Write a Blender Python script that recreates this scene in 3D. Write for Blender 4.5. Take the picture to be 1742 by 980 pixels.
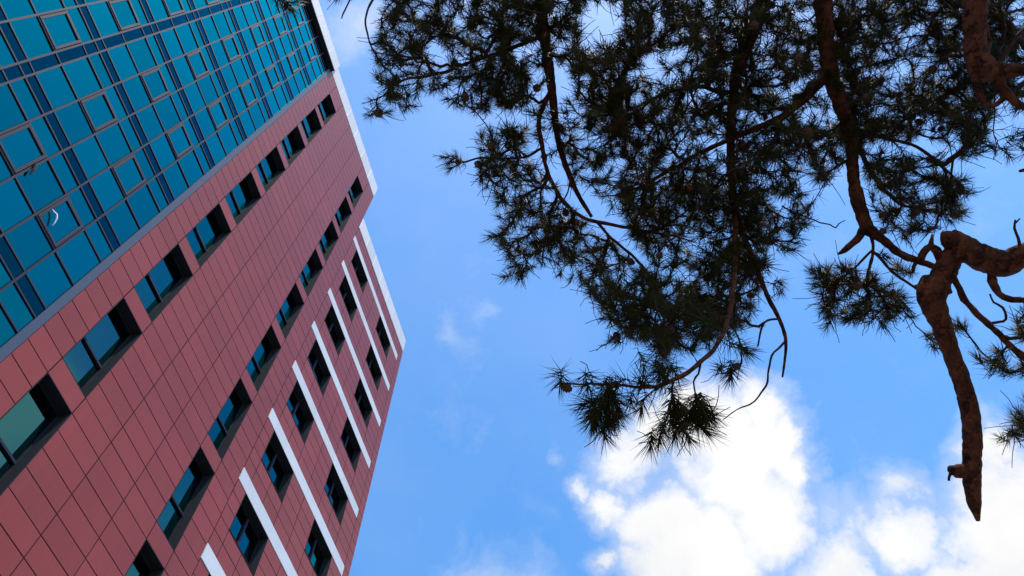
import bpy, math, random
import numpy as np
from mathutils import Vector, Matrix, Euler, noise

for o in list(bpy.data.objects):
    bpy.data.objects.remove(o)
scene = bpy.context.scene
col = scene.collection
rad = math.radians

# ---------------------------------------------------------------- camera
cam_data = bpy.data.cameras.new('camera')
cam = bpy.data.objects.new('camera', cam_data)
col.objects.link(cam)
scene.camera = cam
cam_data.sensor_width = 36.0
cam_data.lens = 27.037
cam_data.clip_start = 0.05
cam_data.clip_end = 5000
PITCH, ROLL = rad(64.2115), rad(-0.5922)
fwd = Vector((0, math.cos(PITCH), math.sin(PITCH)))
up0 = Vector((0, -math.sin(PITCH), math.cos(PITCH)))
rt0 = Vector((1, 0, 0))
rt = math.cos(ROLL) * rt0 + math.sin(ROLL) * up0
up = -math.sin(ROLL) * rt0 + math.cos(ROLL) * up0
m = Matrix((rt, up, -fwd)).transposed().to_4x4()
m.translation = (0, 0, 1.6)
cam.matrix_world = m

# ---------------------------------------------------------------- sky, sun, exposure
SUN_EL, SUN_AZ = rad(70), rad(147)         # azimuth clockwise from +Y
sun_dir = Vector((math.cos(SUN_EL) * math.sin(SUN_AZ), math.cos(SUN_EL) * math.cos(SUN_AZ), math.sin(SUN_EL)))
scene.view_settings.view_transform = 'Standard'
scene.view_settings.look = 'None'
scene.view_settings.exposure = 1.06
scene.view_settings.gamma = 1.0
scene.view_settings.use_curve_mapping = False

world = bpy.data.worlds.new('World')
scene.world = world
world.use_nodes = True
world.cycles.sampling_method = 'MANUAL'
world.cycles.sample_map_resolution = 256
wt = world.node_tree
wt.nodes.clear()


def N(t, kind, **kw):
    n = t.nodes.new(kind)
    for k, v in kw.items():
        setattr(n, k, v)
    return n


def vmath(t, op, a, b=None):
    n = N(t, 'ShaderNodeVectorMath', operation=op)
    for i, s in enumerate((a, b)):
        if s is None:
            continue
        if hasattr(s, 'is_output'):
            t.links.new(s, n.inputs[i])
        else:
            n.inputs[i].default_value = s
    return n.outputs['Value'] if op in ('DOT_PRODUCT', 'LENGTH', 'DISTANCE') else n.outputs[0]


def smath(t, op, a, b=None, c=None, clamp=False):
    n = N(t, 'ShaderNodeMath', operation=op, use_clamp=clamp)
    for i, s in enumerate((a, b, c)):
        if s is None:
            continue
        if hasattr(s, 'is_output'):
            t.links.new(s, n.inputs[i])
        else:
            n.inputs[i].default_value = s
    return n.outputs[0]


def sstep(t, v, lo, hi, a=0.0, b=1.0):
    n = N(t, 'ShaderNodeMapRange', interpolation_type='SMOOTHSTEP')
    t.links.new(v, n.inputs[0])
    n.inputs[1].default_value, n.inputs[2].default_value = lo, hi
    n.inputs[3].default_value, n.inputs[4].default_value = a, b
    return n.outputs[0]


sky = N(wt, 'ShaderNodeTexSky', sky_type='NISHITA')
sky.sun_disc = False
sky.sun_elevation = SUN_EL
sky.sun_rotation = SUN_AZ
sky.altitude = 0
sky.air_density = 1.0
sky.dust_density = 0.6
sky.ozone_density = 2.2
hsv = N(wt, 'ShaderNodeHueSaturation')
hsv.inputs['Saturation'].default_value = SKY_SAT = 1.28
hsv.inputs['Hue'].default_value = 0.497
wt.links.new(sky.outputs[0], hsv.inputs['Color'])
bg_sky = N(wt, 'ShaderNodeBackground')
bg_sky.inputs[1].default_value = 0.15
wt.links.new(hsv.outputs[0], bg_sky.inputs[0])

tc = N(wt, 'ShaderNodeTexCoord')
direction = tc.outputs['Generated']


def wnoise(vec, scale, detail, rough, offs=(0, 0, 0), colour=False):
    n = N(wt, 'ShaderNodeTexNoise')
    n.inputs['Scale'].default_value = scale
    n.inputs['Detail'].default_value = detail
    n.inputs['Roughness'].default_value = rough
    wt.links.new(vmath(wt, 'ADD', vec, offs), n.inputs['Vector'])
    return n.outputs['Color' if colour else 'Fac']


warp = vmath(wt, 'SUBTRACT', wnoise(direction, 6.0, 6, 0.62, (3, 1, 7), True), (0.5, 0.5, 0.5))
wdir = vmath(wt, 'ADD', direction, vmath(wt, 'MULTIPLY', warp, (0.15, 0.15, 0.15)))
# cumulus banks: direction, angular radius, strength
CLOUDS = [
    ((0.7618, 0.0801, 0.6428), 0.1600, 1.00),
    ((0.6915, 0.1983, 0.6947), 0.1000, 0.90),
    ((0.8030, -0.0986, 0.5878), 0.1500, 1.00),
    ((0.6958, 0.3699, 0.6157), 0.1200, 0.85),
    ((0.1520, 0.6108, 0.7771), 0.0538, 0.95),
    ((0.1894, 0.5783, 0.7935), 0.0503, 0.90),
    ((0.2381, 0.5782, 0.7804), 0.0666, 1.00),
    ((0.2904, 0.5442, 0.7871), 0.0418, 0.95),
    ((0.1207, 0.6571, 0.7441), 0.0425, 0.85),
    ((0.3950, 0.6453, 0.6539), 0.0608, 0.78),
    ((0.3630, 0.6403, 0.6769), 0.0442, 0.70),
    ((0.2973, 0.5830, 0.7562), 0.0545, 1.00),
    ((0.2547, 0.6228, 0.7397), 0.0714, 1.00),
    ((0.1904, 0.6632, 0.7238), 0.0685, 1.00),
    ((0.2275, 0.6921, 0.6851), 0.0978, 1.05),
    ((0.3237, 0.6021, 0.7298), 0.0433, 1.00),
    ((0.2957, 0.6559, 0.6945), 0.0778, 1.00),
    ((0.3790, 0.6739, 0.6342), 0.0719, 0.95),
    ((0.4435, 0.5862, 0.6780), 0.0396, 0.75),
    ((0.4384, 0.6316, 0.6394), 0.0560, 0.85),
    ((0.4683, 0.6462, 0.6026), 0.0562, 0.90),
    ((0.5228, 0.5419, 0.6580), 0.0483, 0.95),
    ((0.5260, 0.5858, 0.6165), 0.0760, 1.05),
    ((0.4924, 0.6164, 0.6145), 0.0395, 0.90),
    ((0.0926, 0.6400, 0.7628), 0.0274, 0.75),
    ((0.5224, 0.5102, 0.6832), 0.0291, 0.70),
    ((-0.1955, 0.1110, 0.9744), 0.0413, 0.62),
    ((-0.0811, 0.4749, 0.8763), 0.0182, 0.22),
    ((-0.0254, 0.4538, 0.8907), 0.0229, 0.22),
    ((0.0571, 0.6017, 0.7967), 0.0192, 0.36),
    ((0.1198, 0.7211, 0.6824), 0.0305, 0.70),
    ((-0.0526, 0.8105, 0.5834), 0.1339, 1.00),
    ((0.5769, 0.6363, 0.5122), 0.1199, 1.00),
]
acc = None
for (cx, cy, cz), r, s in CLOUDS:
    dist = vmath(wt, 'DISTANCE', wdir, (cx, cy, cz))
    v = smath(wt, 'MULTIPLY', sstep(wt, dist, r * 1.55, 0.0), s)
    acc = v if acc is None else smath(wt, 'MAXIMUM', acc, v)
billow = wnoise(wdir, 10.0, 8, 0.6, (1, 5, 2))
puff = smath(wt, 'ADD', acc, smath(wt, 'MULTIPLY', smath(wt, 'SUBTRACT', billow, 0.5), 0.95))
cover = smath(wt, 'MAXIMUM', sstep(wt, puff, 0.24, 0.84), smath(wt, 'MULTIPLY', sstep(wt, puff, -0.02, 0.55), 0.35))
# scattered clouds over the rest of the sky, low down where the frame does not reach, and a thin veil
sepn = N(wt, 'ShaderNodeSeparateXYZ')
wt.links.new(direction, sepn.inputs[0])
field = wnoise(vmath(wt, 'MULTIPLY', direction, (1, 1, 1.6)), 2.4, 8, 0.6, (11, 4, 9))
low = sstep(wt, sepn.outputs[2], 0.52, 0.30)
scatter = smath(wt, 'MULTIPLY', sstep(wt, field, 0.52, 0.72), low)
veil_n = wnoise(vmath(wt, 'MULTIPLY', direction, (1.0, 0.7, 1.3)), 3.2, 6, 0.55, (2, 8, 5))
veil = smath(wt, 'MULTIPLY', sstep(wt, veil_n, 0.35, 0.75), 0.08)
total = smath(wt, 'MAXIMUM', smath(wt, 'MAXIMUM', cover, scatter), veil)
shade = sstep(wt, wnoise(direction, 6.0, 6, 0.55, (7, 7, 1)), 0.3, 0.62, 0.44, 0.49)
cl_col = N(wt, 'ShaderNodeMix', data_type='RGBA')
wt.links.new(sstep(wt, shade, 0.44, 0.475), cl_col.inputs[0])
cl_col.inputs[6].default_value = (0.95, 0.97, 1.0, 1)
cl_col.inputs[7].default_value = (1.0, 1.0, 1.0, 1)
bg_cloud = N(wt, 'ShaderNodeBackground')
wt.links.new(cl_col.outputs[2], bg_cloud.inputs[0])
wt.links.new(shade, bg_cloud.inputs[1])
mixw = N(wt, 'ShaderNodeMixShader')
wt.links.new(total, mixw.inputs[0])
wt.links.new(bg_sky.outputs[0], mixw.inputs[1])
wt.links.new(bg_cloud.outputs[0], mixw.inputs[2])
wout = N(wt, 'ShaderNodeOutputWorld')
wt.links.new(mixw.outputs[0], wout.inputs[0])

sun_data = bpy.data.lights.new('sun', 'SUN')
sun_data.energy = 2.0
sun_data.angle = rad(0.53)
sun_data.color = (1.0, 0.93, 0.84)
sun = bpy.data.objects.new('sun', sun_data)
sun.rotation_euler = sun_dir.to_track_quat('Z', 'Y').to_euler()
sun.location = sun_dir * 200
col.objects.link(sun)


# ---------------------------------------------------------------- materials
def mat(name, base, rough=0.5, metal=0.0, spec=0.5, vary=0.0, nscale=3.0, bump=0.0, bscale=20.0, coat=0.0, objvar=0.0, edge=None, streak=0.0):
    M = bpy.data.materials.new(name)
    M.use_nodes = True
    t = M.node_tree
    b = t.nodes['Principled BSDF']
    b.inputs['Base Color'].default_value = (*base, 1)
    b.inputs['Roughness'].default_value = rough
    b.inputs['Metallic'].default_value = metal
    b.inputs['Specular IOR Level'].default_value = spec
    if edge:
        b.inputs['Specular Tint'].default_value = (*edge, 1)
    b.inputs['Coat Weight'].default_value = coat
    b.inputs['Coat Roughness'].default_value = 0.12
    c = N(t, 'ShaderNodeTexCoord')
    if vary or objvar:
        n = N(t, 'ShaderNodeTexNoise')
        n.inputs['Scale'].default_value = nscale
        n.inputs['Detail'].default_value = 6
        pos = N(t, 'ShaderNodeNewGeometry').outputs['Position']
        t.links.new(pos, n.inputs['Vector'])
        f = smath(t, 'MULTIPLY_ADD', n.outputs['Fac'], vary * 2, 1 - vary)
        if streak:                 # rain wash: long vertical streaks
            n3 = N(t, 'ShaderNodeTexNoise')
            n3.inputs['Scale'].default_value = 1.0
            n3.inputs['Detail'].default_value = 7
            n3.inputs['Roughness'].default_value = 0.65
            t.links.new(vmath(t, 'MULTIPLY', pos, (5.0, 5.0, 0.12)), n3.inputs['Vector'])
            f = smath(t, 'MULTIPLY', f, smath(t, 'MULTIPLY_ADD', n3.outputs['Fac'], streak * 2, 1 - streak))
        if objvar:
            oi = N(t, 'ShaderNodeObjectInfo')
            f = smath(t, 'ADD', f, smath(t, 'MULTIPLY_ADD', oi.outputs['Random'], objvar * 2, -objvar))
        mx = vmath(t, 'SCALE', (*base,))
        mx.node.inputs['Scale'].default_value = 1
        t.links.new(f, mx.node.inputs['Scale'])
        t.links.new(mx, b.inputs['Base Color'])
    if bump:
        n2 = N(t, 'ShaderNodeTexNoise')
        n2.inputs['Scale'].default_value = bscale
        n2.inputs['Detail'].default_value = 4
        t.links.new(c.outputs['Object'], n2.inputs['Vector'])
        bp = N(t, 'ShaderNodeBump')
        bp.inputs['Strength'].default_value = bump
        bp.inputs['Distance'].default_value = 0.02
        t.links.new(n2.outputs['Fac'], bp.inputs['Height'])
        t.links.new(bp.outputs[0], b.inputs['Normal'])
    return M


M = {
    'red': mat('red_cladding', (0.285, 0.045, 0.037), 0.42, spec=0.24, vary=0.16, nscale=0.35, bump=0.02, bscale=1.5, objvar=0.085, streak=0.12),
    'white': mat('white_aluminium', (0.66, 0.65, 0.66), 0.6, spec=0.25, vary=0.06, nscale=1.2, objvar=0.05, streak=0.10),
    'frame': mat('slate_frame', (0.013, 0.018, 0.040), 0.65, metal=0.0, spec=0.25, vary=0.08, nscale=2.0),
    'pilaster': mat('slate_pilaster', (0.055, 0.075, 0.12), 0.55, spec=0.3, vary=0.06, nscale=1.0),
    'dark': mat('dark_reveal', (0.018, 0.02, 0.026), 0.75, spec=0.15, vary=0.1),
    'backing': mat('wall_backing', (0.05, 0.012, 0.014), 0.9, spec=0.2, vary=0.1),
    'shadow_box': mat('dark_backing', (0.012, 0.014, 0.018), 0.9, spec=0.1, vary=0.1),
    'glass': mat('blue_reflective_glass', (0.0, 0.165, 0.178), 0.03, metal=1.0, edge=(0.0, 0.85, 1.0), objvar=0.11, vary=0.03, nscale=0.5, bump=0.012, bscale=0.9),
    'glass_win': mat('window_glass', (0.04, 0.135, 0.15), 0.03, metal=1.0, edge=(0.15, 0.75, 0.85), objvar=0.10, vary=0.03, nscale=0.5, bump=0.012, bscale=0.9),
    'spandrel': mat('navy_spandrel_glass', (0.006, 0.045, 0.062), 0.10, metal=1.0, edge=(0.15, 0.6, 0.8), objvar=0.06, vary=0.03, nscale=0.5),
    'concrete': mat('concrete', (0.28, 0.27, 0.26), 0.85, vary=0.15, nscale=0.8, bump=0.2, bscale=30),
    'stone': mat('grey_plinth_stone', (0.2, 0.2, 0.2), 0.6, vary=0.15, nscale=2.0),
    'paving': mat('dark_paving', (0.13, 0.125, 0.115), 0.85, vary=0.2, nscale=1.5, bump=0.3, bscale=40),
    'needle': None, 'bark': None,
}


# ---------------------------------------------------------------- mesh helpers
class MB:
    def __init__(self):
        self.v, self.f = [], []

    def quad(self, a, b, c, d):
        i = len(self.v)
        self.v += [a, b, c, d]
        self.f.append((i, i + 1, i + 2, i + 3))

    def box(self, x0, x1, y0, y1, z0, z1):
        i = len(self.v)
        self.v += [(x0, y0, z0), (x1, y0, z0), (x1, y1, z0), (x0, y1, z0), (x0, y0, z1), (x1, y0, z1), (x1, y1, z1), (x0, y1, z1)]
        for q in ((0, 3, 2, 1), (4, 5, 6, 7), (0, 1, 5, 4), (1, 2, 6, 5), (2, 3, 7, 6), (3, 0, 4, 7)):
            self.f.append(tuple(i + k for k in q))
        return self

    def panel(self, x0, x1, y0, y1, z0, z1, c=0.002, tilt=(0, 0)):
        """thin panel, front (at y0) chamfered, open back"""
        i = len(self.v)
        tx, tz = tilt
        xm, zm = (x0 + x1) / 2, (z0 + z1) / 2
        for (ax, bx, az, bz, y) in ((x0, x1, z0, z1, y1), (x0, x1, z0, z1, y0 + c), (x0 + c, x1 - c, z0 + c, z1 - c, y0)):
            for (x, z) in ((ax, az), (bx, az), (bx, bz), (ax, bz)):
                self.v.append((x, y + (x - xm) * tx + (z - zm) * tz, z))
        for k in (0, 4):
            for j in range(4):
                j2 = (j + 1) % 4
                self.f.append((i + k + j, i + k + j2, i + k + 4 + j2, i + k + 4 + j))
        self.f.append((i + 8, i + 9, i + 10, i + 11))
        return self

    def mesh(self, name, material, smooth=False, edge_mat=None):
        me = bpy.data.meshes.new(name)
        me.from_pydata(self.v, [], self.f)
        if material:
            me.materials.append(material)
        if edge_mat:                                  # gasket round a chamfered panel: all but its front face
            me.materials.append(edge_mat)
            me.polygons.foreach_set('material_index', [0 if i % 9 == 8 else 1 for i in range(len(me.polygons))])
        if smooth:
            me.polygons.foreach_set('use_smooth', [True] * len(me.polygons))
        me.update()
        return me

    def build(self, name, material, parent=None, loc=None, smooth=False, edge_mat=None):
        return add(name, self.mesh(name, material, smooth, edge_mat), parent, loc)


def add(name, me, parent=None, loc=None):
    o = bpy.data.objects.new(name, me)
    col.objects.link(o)
    if parent is not None:
        o.parent = parent
    if loc is not None:
        o.location = loc
    return o


# ---------------------------------------------------------------- ground
g = MB()
g.quad((-1500, -1500, 0), (1500, -1500, 0), (1500, 1500, 0), (-1500, 1500, 0))
go = g.build('ground', M['paving'])
go['kind'] = 'structure'
go['label'] = 'dark paved ground at the foot of the tower'

# ---------------------------------------------------------------- the tower
# local frame: x along the facade, y into the building, z up
DIST, AZ, EYE = 12.5, rad(13.0342), 1.6
tower = bpy.data.objects.new('office_tower', None)
col.objects.link(tower)
tower.location = (-DIST * math.cos(AZ), DIST * math.sin(AZ), 0)
tower.rotation_euler = (0, 0, math.pi / 2 - AZ)
tower['label'] = 'tall red clad office tower with blue glass curtain wall and punched dark windows'
tower['category'] = 'building'
U = lambda u: u * DIST
Z = lambda v: EYE + v * DIST
rnd = random.Random(3)
tower_mw = Matrix.Translation(tower.location) @ Matrix.Rotation(math.pi / 2 - AZ, 4, 'Z')
cam_inv = m.inverted()


def photo_size(x, z, w, h):
    """how large a facade piece shows from the camera (solid angle), 0 when outside the frame"""
    p = cam_inv @ (tower_mw @ Vector((x, 0, z)))
    if p.z > -0.1:
        return 0.0
    sx, sy = p.x / -p.z, p.y / -p.z
    if abs(sx) > 0.70 or abs(sy) > 0.40:
        return 0.0
    q = tower_mw @ Vector((x, 0, z)) - Vector((0, 0, EYE))
    return w * h * DIST / q.length ** 3


V0 = 0.215            # cladding starts above the plinth
P_MAIN, P_WING = 0.3095, 0.27571
U_PIL0, U_PIL1 = 0.4415, 0.4600
U_STEP, U_END = 1.1220, 1.8260
U_LEFT = -0.590
TOP_MAIN, TOP_WING = 3.845, 3.407
C_MAIN, C_WING = P_MAIN / 6, P_WING / 6
WTOP_MAIN = 1.5175    # top of one main window
WTOP_WING = 1.6000
COL_MAIN = [(0.5340, 0.6275), (0.9490, 1.0365)]
COL_WING = [(1.1720, 1.3340), (1.5210, 1.6860)]
RECESS = 0.35

# body behind everything
b = MB()
b.box(U(U_LEFT), U(U_STEP), 0.46, 17, 0, Z(TOP_MAIN))
b.build('body', M['concrete'], tower)
b = MB()
b.box(U(U_STEP) + 0.003, U(U_END) - 0.04, 0.46, 15, 0, Z(TOP_WING))
b.build('wing_body', M['concrete'], tower)
b = MB()
b.box(U(U_LEFT), U(U_END), -0.04, 0.455, 0, Z(V0) - 0.02)
b.build('plinth', M['stone'], tower)

# wall lining behind the cladding joints
b = MB()
for (a, c, top) in ((U_PIL1, COL_MAIN[0][0], TOP_MAIN), (COL_MAIN[0][1], COL_MAIN[1][0], TOP_MAIN), (COL_MAIN[1][1], U_STEP, TOP_MAIN),
                    (U_STEP, COL_WING[0][0], TOP_WING), (COL_WING[0][1], COL_WING[1][0], TOP_WING), (COL_WING[1][1], U_END, TOP_WING)):
    b.box(U(a) + 0.012, U(c) - 0.012, 0.009, 0.455, Z(V0), Z(top) - 0.01)
windows = []
for cols, wtop, per, hh, top, kmin in ((COL_MAIN, WTOP_MAIN, P_MAIN, P_MAIN - C_MAIN, TOP_MAIN, -4), (COL_WING, WTOP_WING, P_WING, 0.1318, TOP_WING, -5)):
    for (a, c) in cols:
        tops = [wtop + k * per for k in range(kmin, 12) if wtop + k * per < top - 0.1]
        zprev = V0
        for t in tops:
            if t - hh > zprev + 0.001:
                b.box(U(a) + 0.012, U(c) - 0.012, 0.009, 0.455, Z(zprev) + (0.012 if zprev > V0 else 0), Z(t - hh) - 0.012)
            windows.append((a, c, t - hh, t, cols is COL_WING))
            zprev = t
        b.box(U(a) + 0.012, U(c) - 0.012, 0.009, 0.455, Z(zprev) + 0.012, Z(top) - 0.01)
b.build('wall_lining', M['backing'], tower)

# ---- red cladding panels, one by one
GAP = 0.013
cells = []


def courses(anchor, c, lo, hi):
    k = math.ceil((lo - anchor) / c - 1e-6)
    out = [lo]
    while anchor + k * c < hi - 0.2 * c:
        if anchor + k * c > lo + 0.2 * c:
            out.append(anchor + k * c)
        k += 1
    return out + [hi]


def blocked(a, c, z0, z1, wing):
    for (wa, wc, w0, w1, ww) in windows:
        if ww == wing and a < wc - 1e-4 and c > wa + 1e-4 and z0 < w1 - 1e-3 and z1 > w0 + 1e-3:
            return (w0, w1)
    return None


main_cols = [U_PIL1, 0.5340, 0.6275, 0.7365, 0.8445, 0.9490, 1.0365, U_STEP]
wing_cols = [U_STEP, 1.1720, 1.2530, 1.3340, 1.4295, 1.5210, 1.6035, 1.6860, 1.7800, U_END]
strips = []
for i in range(len(main_cols) - 1):
    a, c = main_cols[i], main_cols[i + 1]
    ys = courses(WTOP_MAIN, C_MAIN, V0, TOP_MAIN)
    for z0, z1 in zip(ys[:-1], ys[1:]):
        if not blocked(a, c, z0, z1, False):
            cells.append((a, c, z0, z1))
strip_v = [WTOP_WING + k * P_WING for k in range(-5, 7)]
for i in range(len(wing_cols) - 1):
    a, c = wing_cols[i], wing_cols[i + 1]
    ys = courses(WTOP_WING, C_WING, V0, TOP_WING)
    for z0, z1 in zip(ys[:-1], ys[1:]):
        isstrip = any(abs(z0 - s) < 1e-3 for s in strip_v)
        if isstrip and c <= 1.7801:
            strips.append((a, c, z0, z1))
            continue
        bl = blocked(a, c, z0, z1, True)
        if bl:
            w0, w1 = bl
            if z0 < w0 - 0.012:
                cells.append((a, c, z0, w0))
            continue
        cells.append((a, c, z0, z1))


def place_panels(items, name, material, thick, proud, limit, rest_name, gap=GAP, tilt=0.0012, edge=None):
    items = sorted(items, key=lambda q: -photo_size(U(q[0] + q[1]) / 2, (Z(q[2]) + Z(q[3])) / 2, q[1] - q[0], q[3] - q[2]))
    cache = {}
    for (a, c, z0, z1) in items[:limit]:
        w, h = U(c) - U(a) - 2 * gap, (z1 - z0) * DIST - 2 * gap
        key = (round(w, 3), round(h, 3))
        if key not in cache:
            cache[key] = MB().panel(-w / 2, w / 2, 0, thick, -h / 2, h / 2).mesh(name, material, edge_mat=edge)
        o = add(name, cache[key], tower, (U(a + c) / 2, -proud + rnd.uniform(-0.002, 0.002), (Z(z0) + Z(z1)) / 2))
        o.rotation_euler = (rnd.gauss(0, tilt), 0, rnd.gauss(0, tilt))
    if len(items) > limit:
        b = MB()
        for (a, c, z0, z1) in items[limit:]:
            b.panel(U(a) + gap, U(c) - gap, -proud, -proud + thick, Z(z0) + gap, Z(z1) - gap, tilt=(rnd.gauss(0, tilt), rnd.gauss(0, tilt)))
        o = b.build(rest_name, material, tower, edge_mat=edge)
        o['kind'] = 'stuff'


place_panels(cells, 'cladding_panel', M['red'], 0.028, 0.0, 300, 'upper_cladding', edge=M['backing'])
place_panels(strips, 'white_band_panel', M['white'], 0.05, 0.012, 300, 'upper_white_bands', gap=0.004)
# side cladding of the wing end and of the step
MB().box(U(U_END) - 0.038, U(U_END) - 0.002, 0.03, 15.0, Z(V0), Z(TOP_WING)).build('end_wall', M['red'], tower)

# ---- white coping
cop = []
for x0, x1, top in ((U_PIL1, U_STEP, TOP_MAIN), (U_STEP + 0.0005, U_END, TOP_WING)):
    n = round((x1 - x0) / 0.107)
    for i in range(n):
        cop.append((x0 + (x1 - x0) * i / n, x0 + (x1 - x0) * (i + 1) / n, top, top + (0.138 if top > 3.5 else 0.118)))
for (a, c, z0, z1) in cop:
    MB().panel(U(a) + 0.006, U(c) - 0.006, -0.02, 0.5, Z(z0) + 0.004, Z(z1), c=0.012).build('coping_panel', M['white'], tower)
b = MB().box(U(U_LEFT) + 0.1, U(U_STEP) - 0.02, 0.49, 0.8, Z(TOP_MAIN), Z(TOP_MAIN + 0.134))
b.box(U(U_STEP) + 0.02, U(U_END) - 0.02, 0.49, 0.8, Z(TOP_WING), Z(TOP_WING + 0.114))
b.build('parapet', M['concrete'], tower)

# ---- punched windows: reveal, frame, panes, transom or mullion
for (a, c, z0, z1, wing) in windows:
    x0, x1, y0, y1 = U(a), U(c), Z(z0), Z(z1)
    w, h = x1 - x0, y1 - y0
    fw = 0.05
    key = ('w', wing, round(w, 3), round(h, 3))
    if key not in globals().setdefault('_win', {}):
        fr = MB()
        for q in ((-w / 2, -w / 2 + fw, 0, h), (w / 2 - fw, w / 2, 0, h), (-w / 2 + fw, w / 2 - fw, 0, fw), (-w / 2 + fw, w / 2 - fw, h - fw, h)):
            fr.box(q[0], q[1], RECESS - 0.05, RECESS + 0.05, q[2], q[3])
        rv = MB()
        rv.box(-w / 2 - 0.008, -w / 2 + 0.012, -0.004, RECESS - 0.052, 0, h)
        rv.box(w / 2 - 0.012, w / 2 + 0.008, -0.004, RECESS - 0.052, 0, h)
        rv.box(-w / 2 + 0.012, w / 2 - 0.012, -0.002, RECESS - 0.052, h - 0.012, h + 0.008)
        rv.box(-w / 2 + 0.012, w / 2 - 0.012, -0.002, RECESS - 0.052, -0.008, 0.012)
        bar = MB()
        if wing:
            bar.box(-0.045, 0.045, RECESS - 0.075, RECESS + 0.03, fw, h - fw)
            rects = [(-w / 2 + fw, -0.045, fw, h - fw), (0.045, w / 2 - fw, fw, h - fw)]
        else:
            zt = h * 0.435
            bar.box(-w / 2 + fw, w / 2 - fw, RECESS - 0.075, RECESS + 0.03, zt - 0.035, zt + 0.035)
            rects = [(-w / 2 + fw, w / 2 - fw, fw, zt - 0.035), (-w / 2 + fw, w / 2 - fw, zt + 0.035, h - fw)]
        panes = []
        for q in rects:
            panes.append(((q[0] + q[1]) / 2, (q[2] + q[3]) / 2, MB().box(-(q[1] - q[0]) / 2, (q[1] - q[0]) / 2, -0.008, 0.008, -(q[3] - q[2]) / 2, (q[3] - q[2]) / 2).mesh('pane', M['glass_win'])))
        bl = MB().box(-w / 2, w / 2, RECESS + 0.055, RECESS + 0.1, 0, h).mesh('blind_panel', M['shadow_box'])
        _win[key] = (fr.mesh('window', M['dark']), rv.mesh('reveal', M['dark']), bar.mesh('transom', M['frame']), panes, bl)
    fr, rv, bar, panes, bl = _win[key]
    wo = add('window', fr, tower, ((x0 + x1) / 2, 0, y0))
    add('reveal', rv, wo)
    add('mullion' if wing else 'transom', bar, wo)
    add('blind_panel', bl, wo)
    for (px, pz, pm) in panes:
        po = add('pane', pm, wo, (px, RECESS, pz))
        po.rotation_euler = (rnd.gauss(0, 0.006), 0, rnd.gauss(0, 0.006))

# ---- curtain wall
cw = MB().box(U(U_LEFT), U(U_PIL0), 0.12, 0.455, Z(V0), Z(3.82)).build('curtain_wall', M['shadow_box'], tower)
cw['label'] = 'blue glass curtain wall with slate mullions'
PITCH_U = 0.0775
us = [U_PIL0 - 0.0005 - PITCH_U * k for k in range(0, 6)]           # .. 0.054
us += [us[-1] - 0.0270 - PITCH_U * k for k in range(0, 9)]
us = [u for u in us if u > U_LEFT - 0.01]
B0 = 1.5970
rows = []        # (v0, v1, kind)
k = -5
while True:
    t = B0 + k * P_MAIN
    if t > 3.82:
        break
    for (d0, d1, kind) in ((0, 0.1030, 'a'), (0.1030, 0.2180, 'b'), (0.2180, 0.2740, 'c'), (0.2740, P_MAIN, 's')):
        v0, v1 = t + d0, t + d1
        if v0 < V0 or v0 > 3.80:
            continue
        rows.append((v0, min(v1, 3.82), kind))
    k += 1
hv = sorted({round(r[0], 5) for r in rows})
b = MB().box(U(U_PIL0), U(U_PIL1) - 0.004, -0.014, 0.455, Z(V0), Z(3.843))
b.build('pilaster', M['pilaster'], tower)
MUL = 0.028
vm = MB().box(-MUL, MUL, -0.012, 0.115, Z(rows[0][0]), Z(3.82)).mesh('vertical_mullion', M['frame'])
for u in us[1:]:
    add('vertical_mullion', vm, cw, (U(u), 0, 0))
TRN = 0.024
panes, spans, sashes = [], [], []
for j, v in enumerate(hv):
    tb = MB()
    for i in range(len(us) - 1):
        xr, xl = U(us[i]) - (MUL if i else 0), U(us[i + 1]) + MUL
        tb.box(xl + 0.001, xr - 0.001, -0.002, 0.112, Z(v) - TRN, Z(v) + TRN)
    tb.build('transom', M['frame'], cw)
for i in range(len(us) - 1):
    xr, xl = U(us[i]) - (MUL if i else 0), U(us[i + 1]) + MUL
    narrow = i == 5
    idx = i if i < 5 else i - 1
    for (v0, v1, kind) in rows:
        z0, z1 = Z(v0) + TRN, Z(v1) - (TRN if v1 < 3.81 else 0)
        if kind == 's' or narrow:
            spans.append((xl, xr, z0, z1))
        elif kind == 'b' and idx % 2 == 1:
            sashes.append((xl, xr, z0, z1))
        else:
            panes.append((xl, xr, z0, z1))


def psz(q):
    return -photo_size((q[0] + q[1]) / 2, (q[2] + q[3]) / 2, q[1] - q[0], q[3] - q[2])


def place_glass(items, name, material, y, limit, rest):
    items.sort(key=psz)
    cache = {}
    for (xl, xr, z0, z1) in items[:limit]:
        key = (round(xr - xl, 3), round(z1 - z0, 3))
        w, h = key
        if key not in cache:
            cache[key] = MB().box(-w / 2, w / 2, 0, 0.012, -h / 2, h / 2).mesh(name, material)
        o = add(name, cache[key], cw, ((xl + xr) / 2, y, (z0 + z1) / 2))
        o.rotation_euler = (rnd.gauss(0, 0.004), 0, rnd.gauss(0, 0.004))
    if items[limit:]:
        b = MB()
        for (xl, xr, z0, z1) in items[limit:]:
            b.box(xl, xr, y, y + 0.012, z0, z1)
        o = b.build(rest, material, cw)
        o['kind'] = 'stuff'


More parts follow.
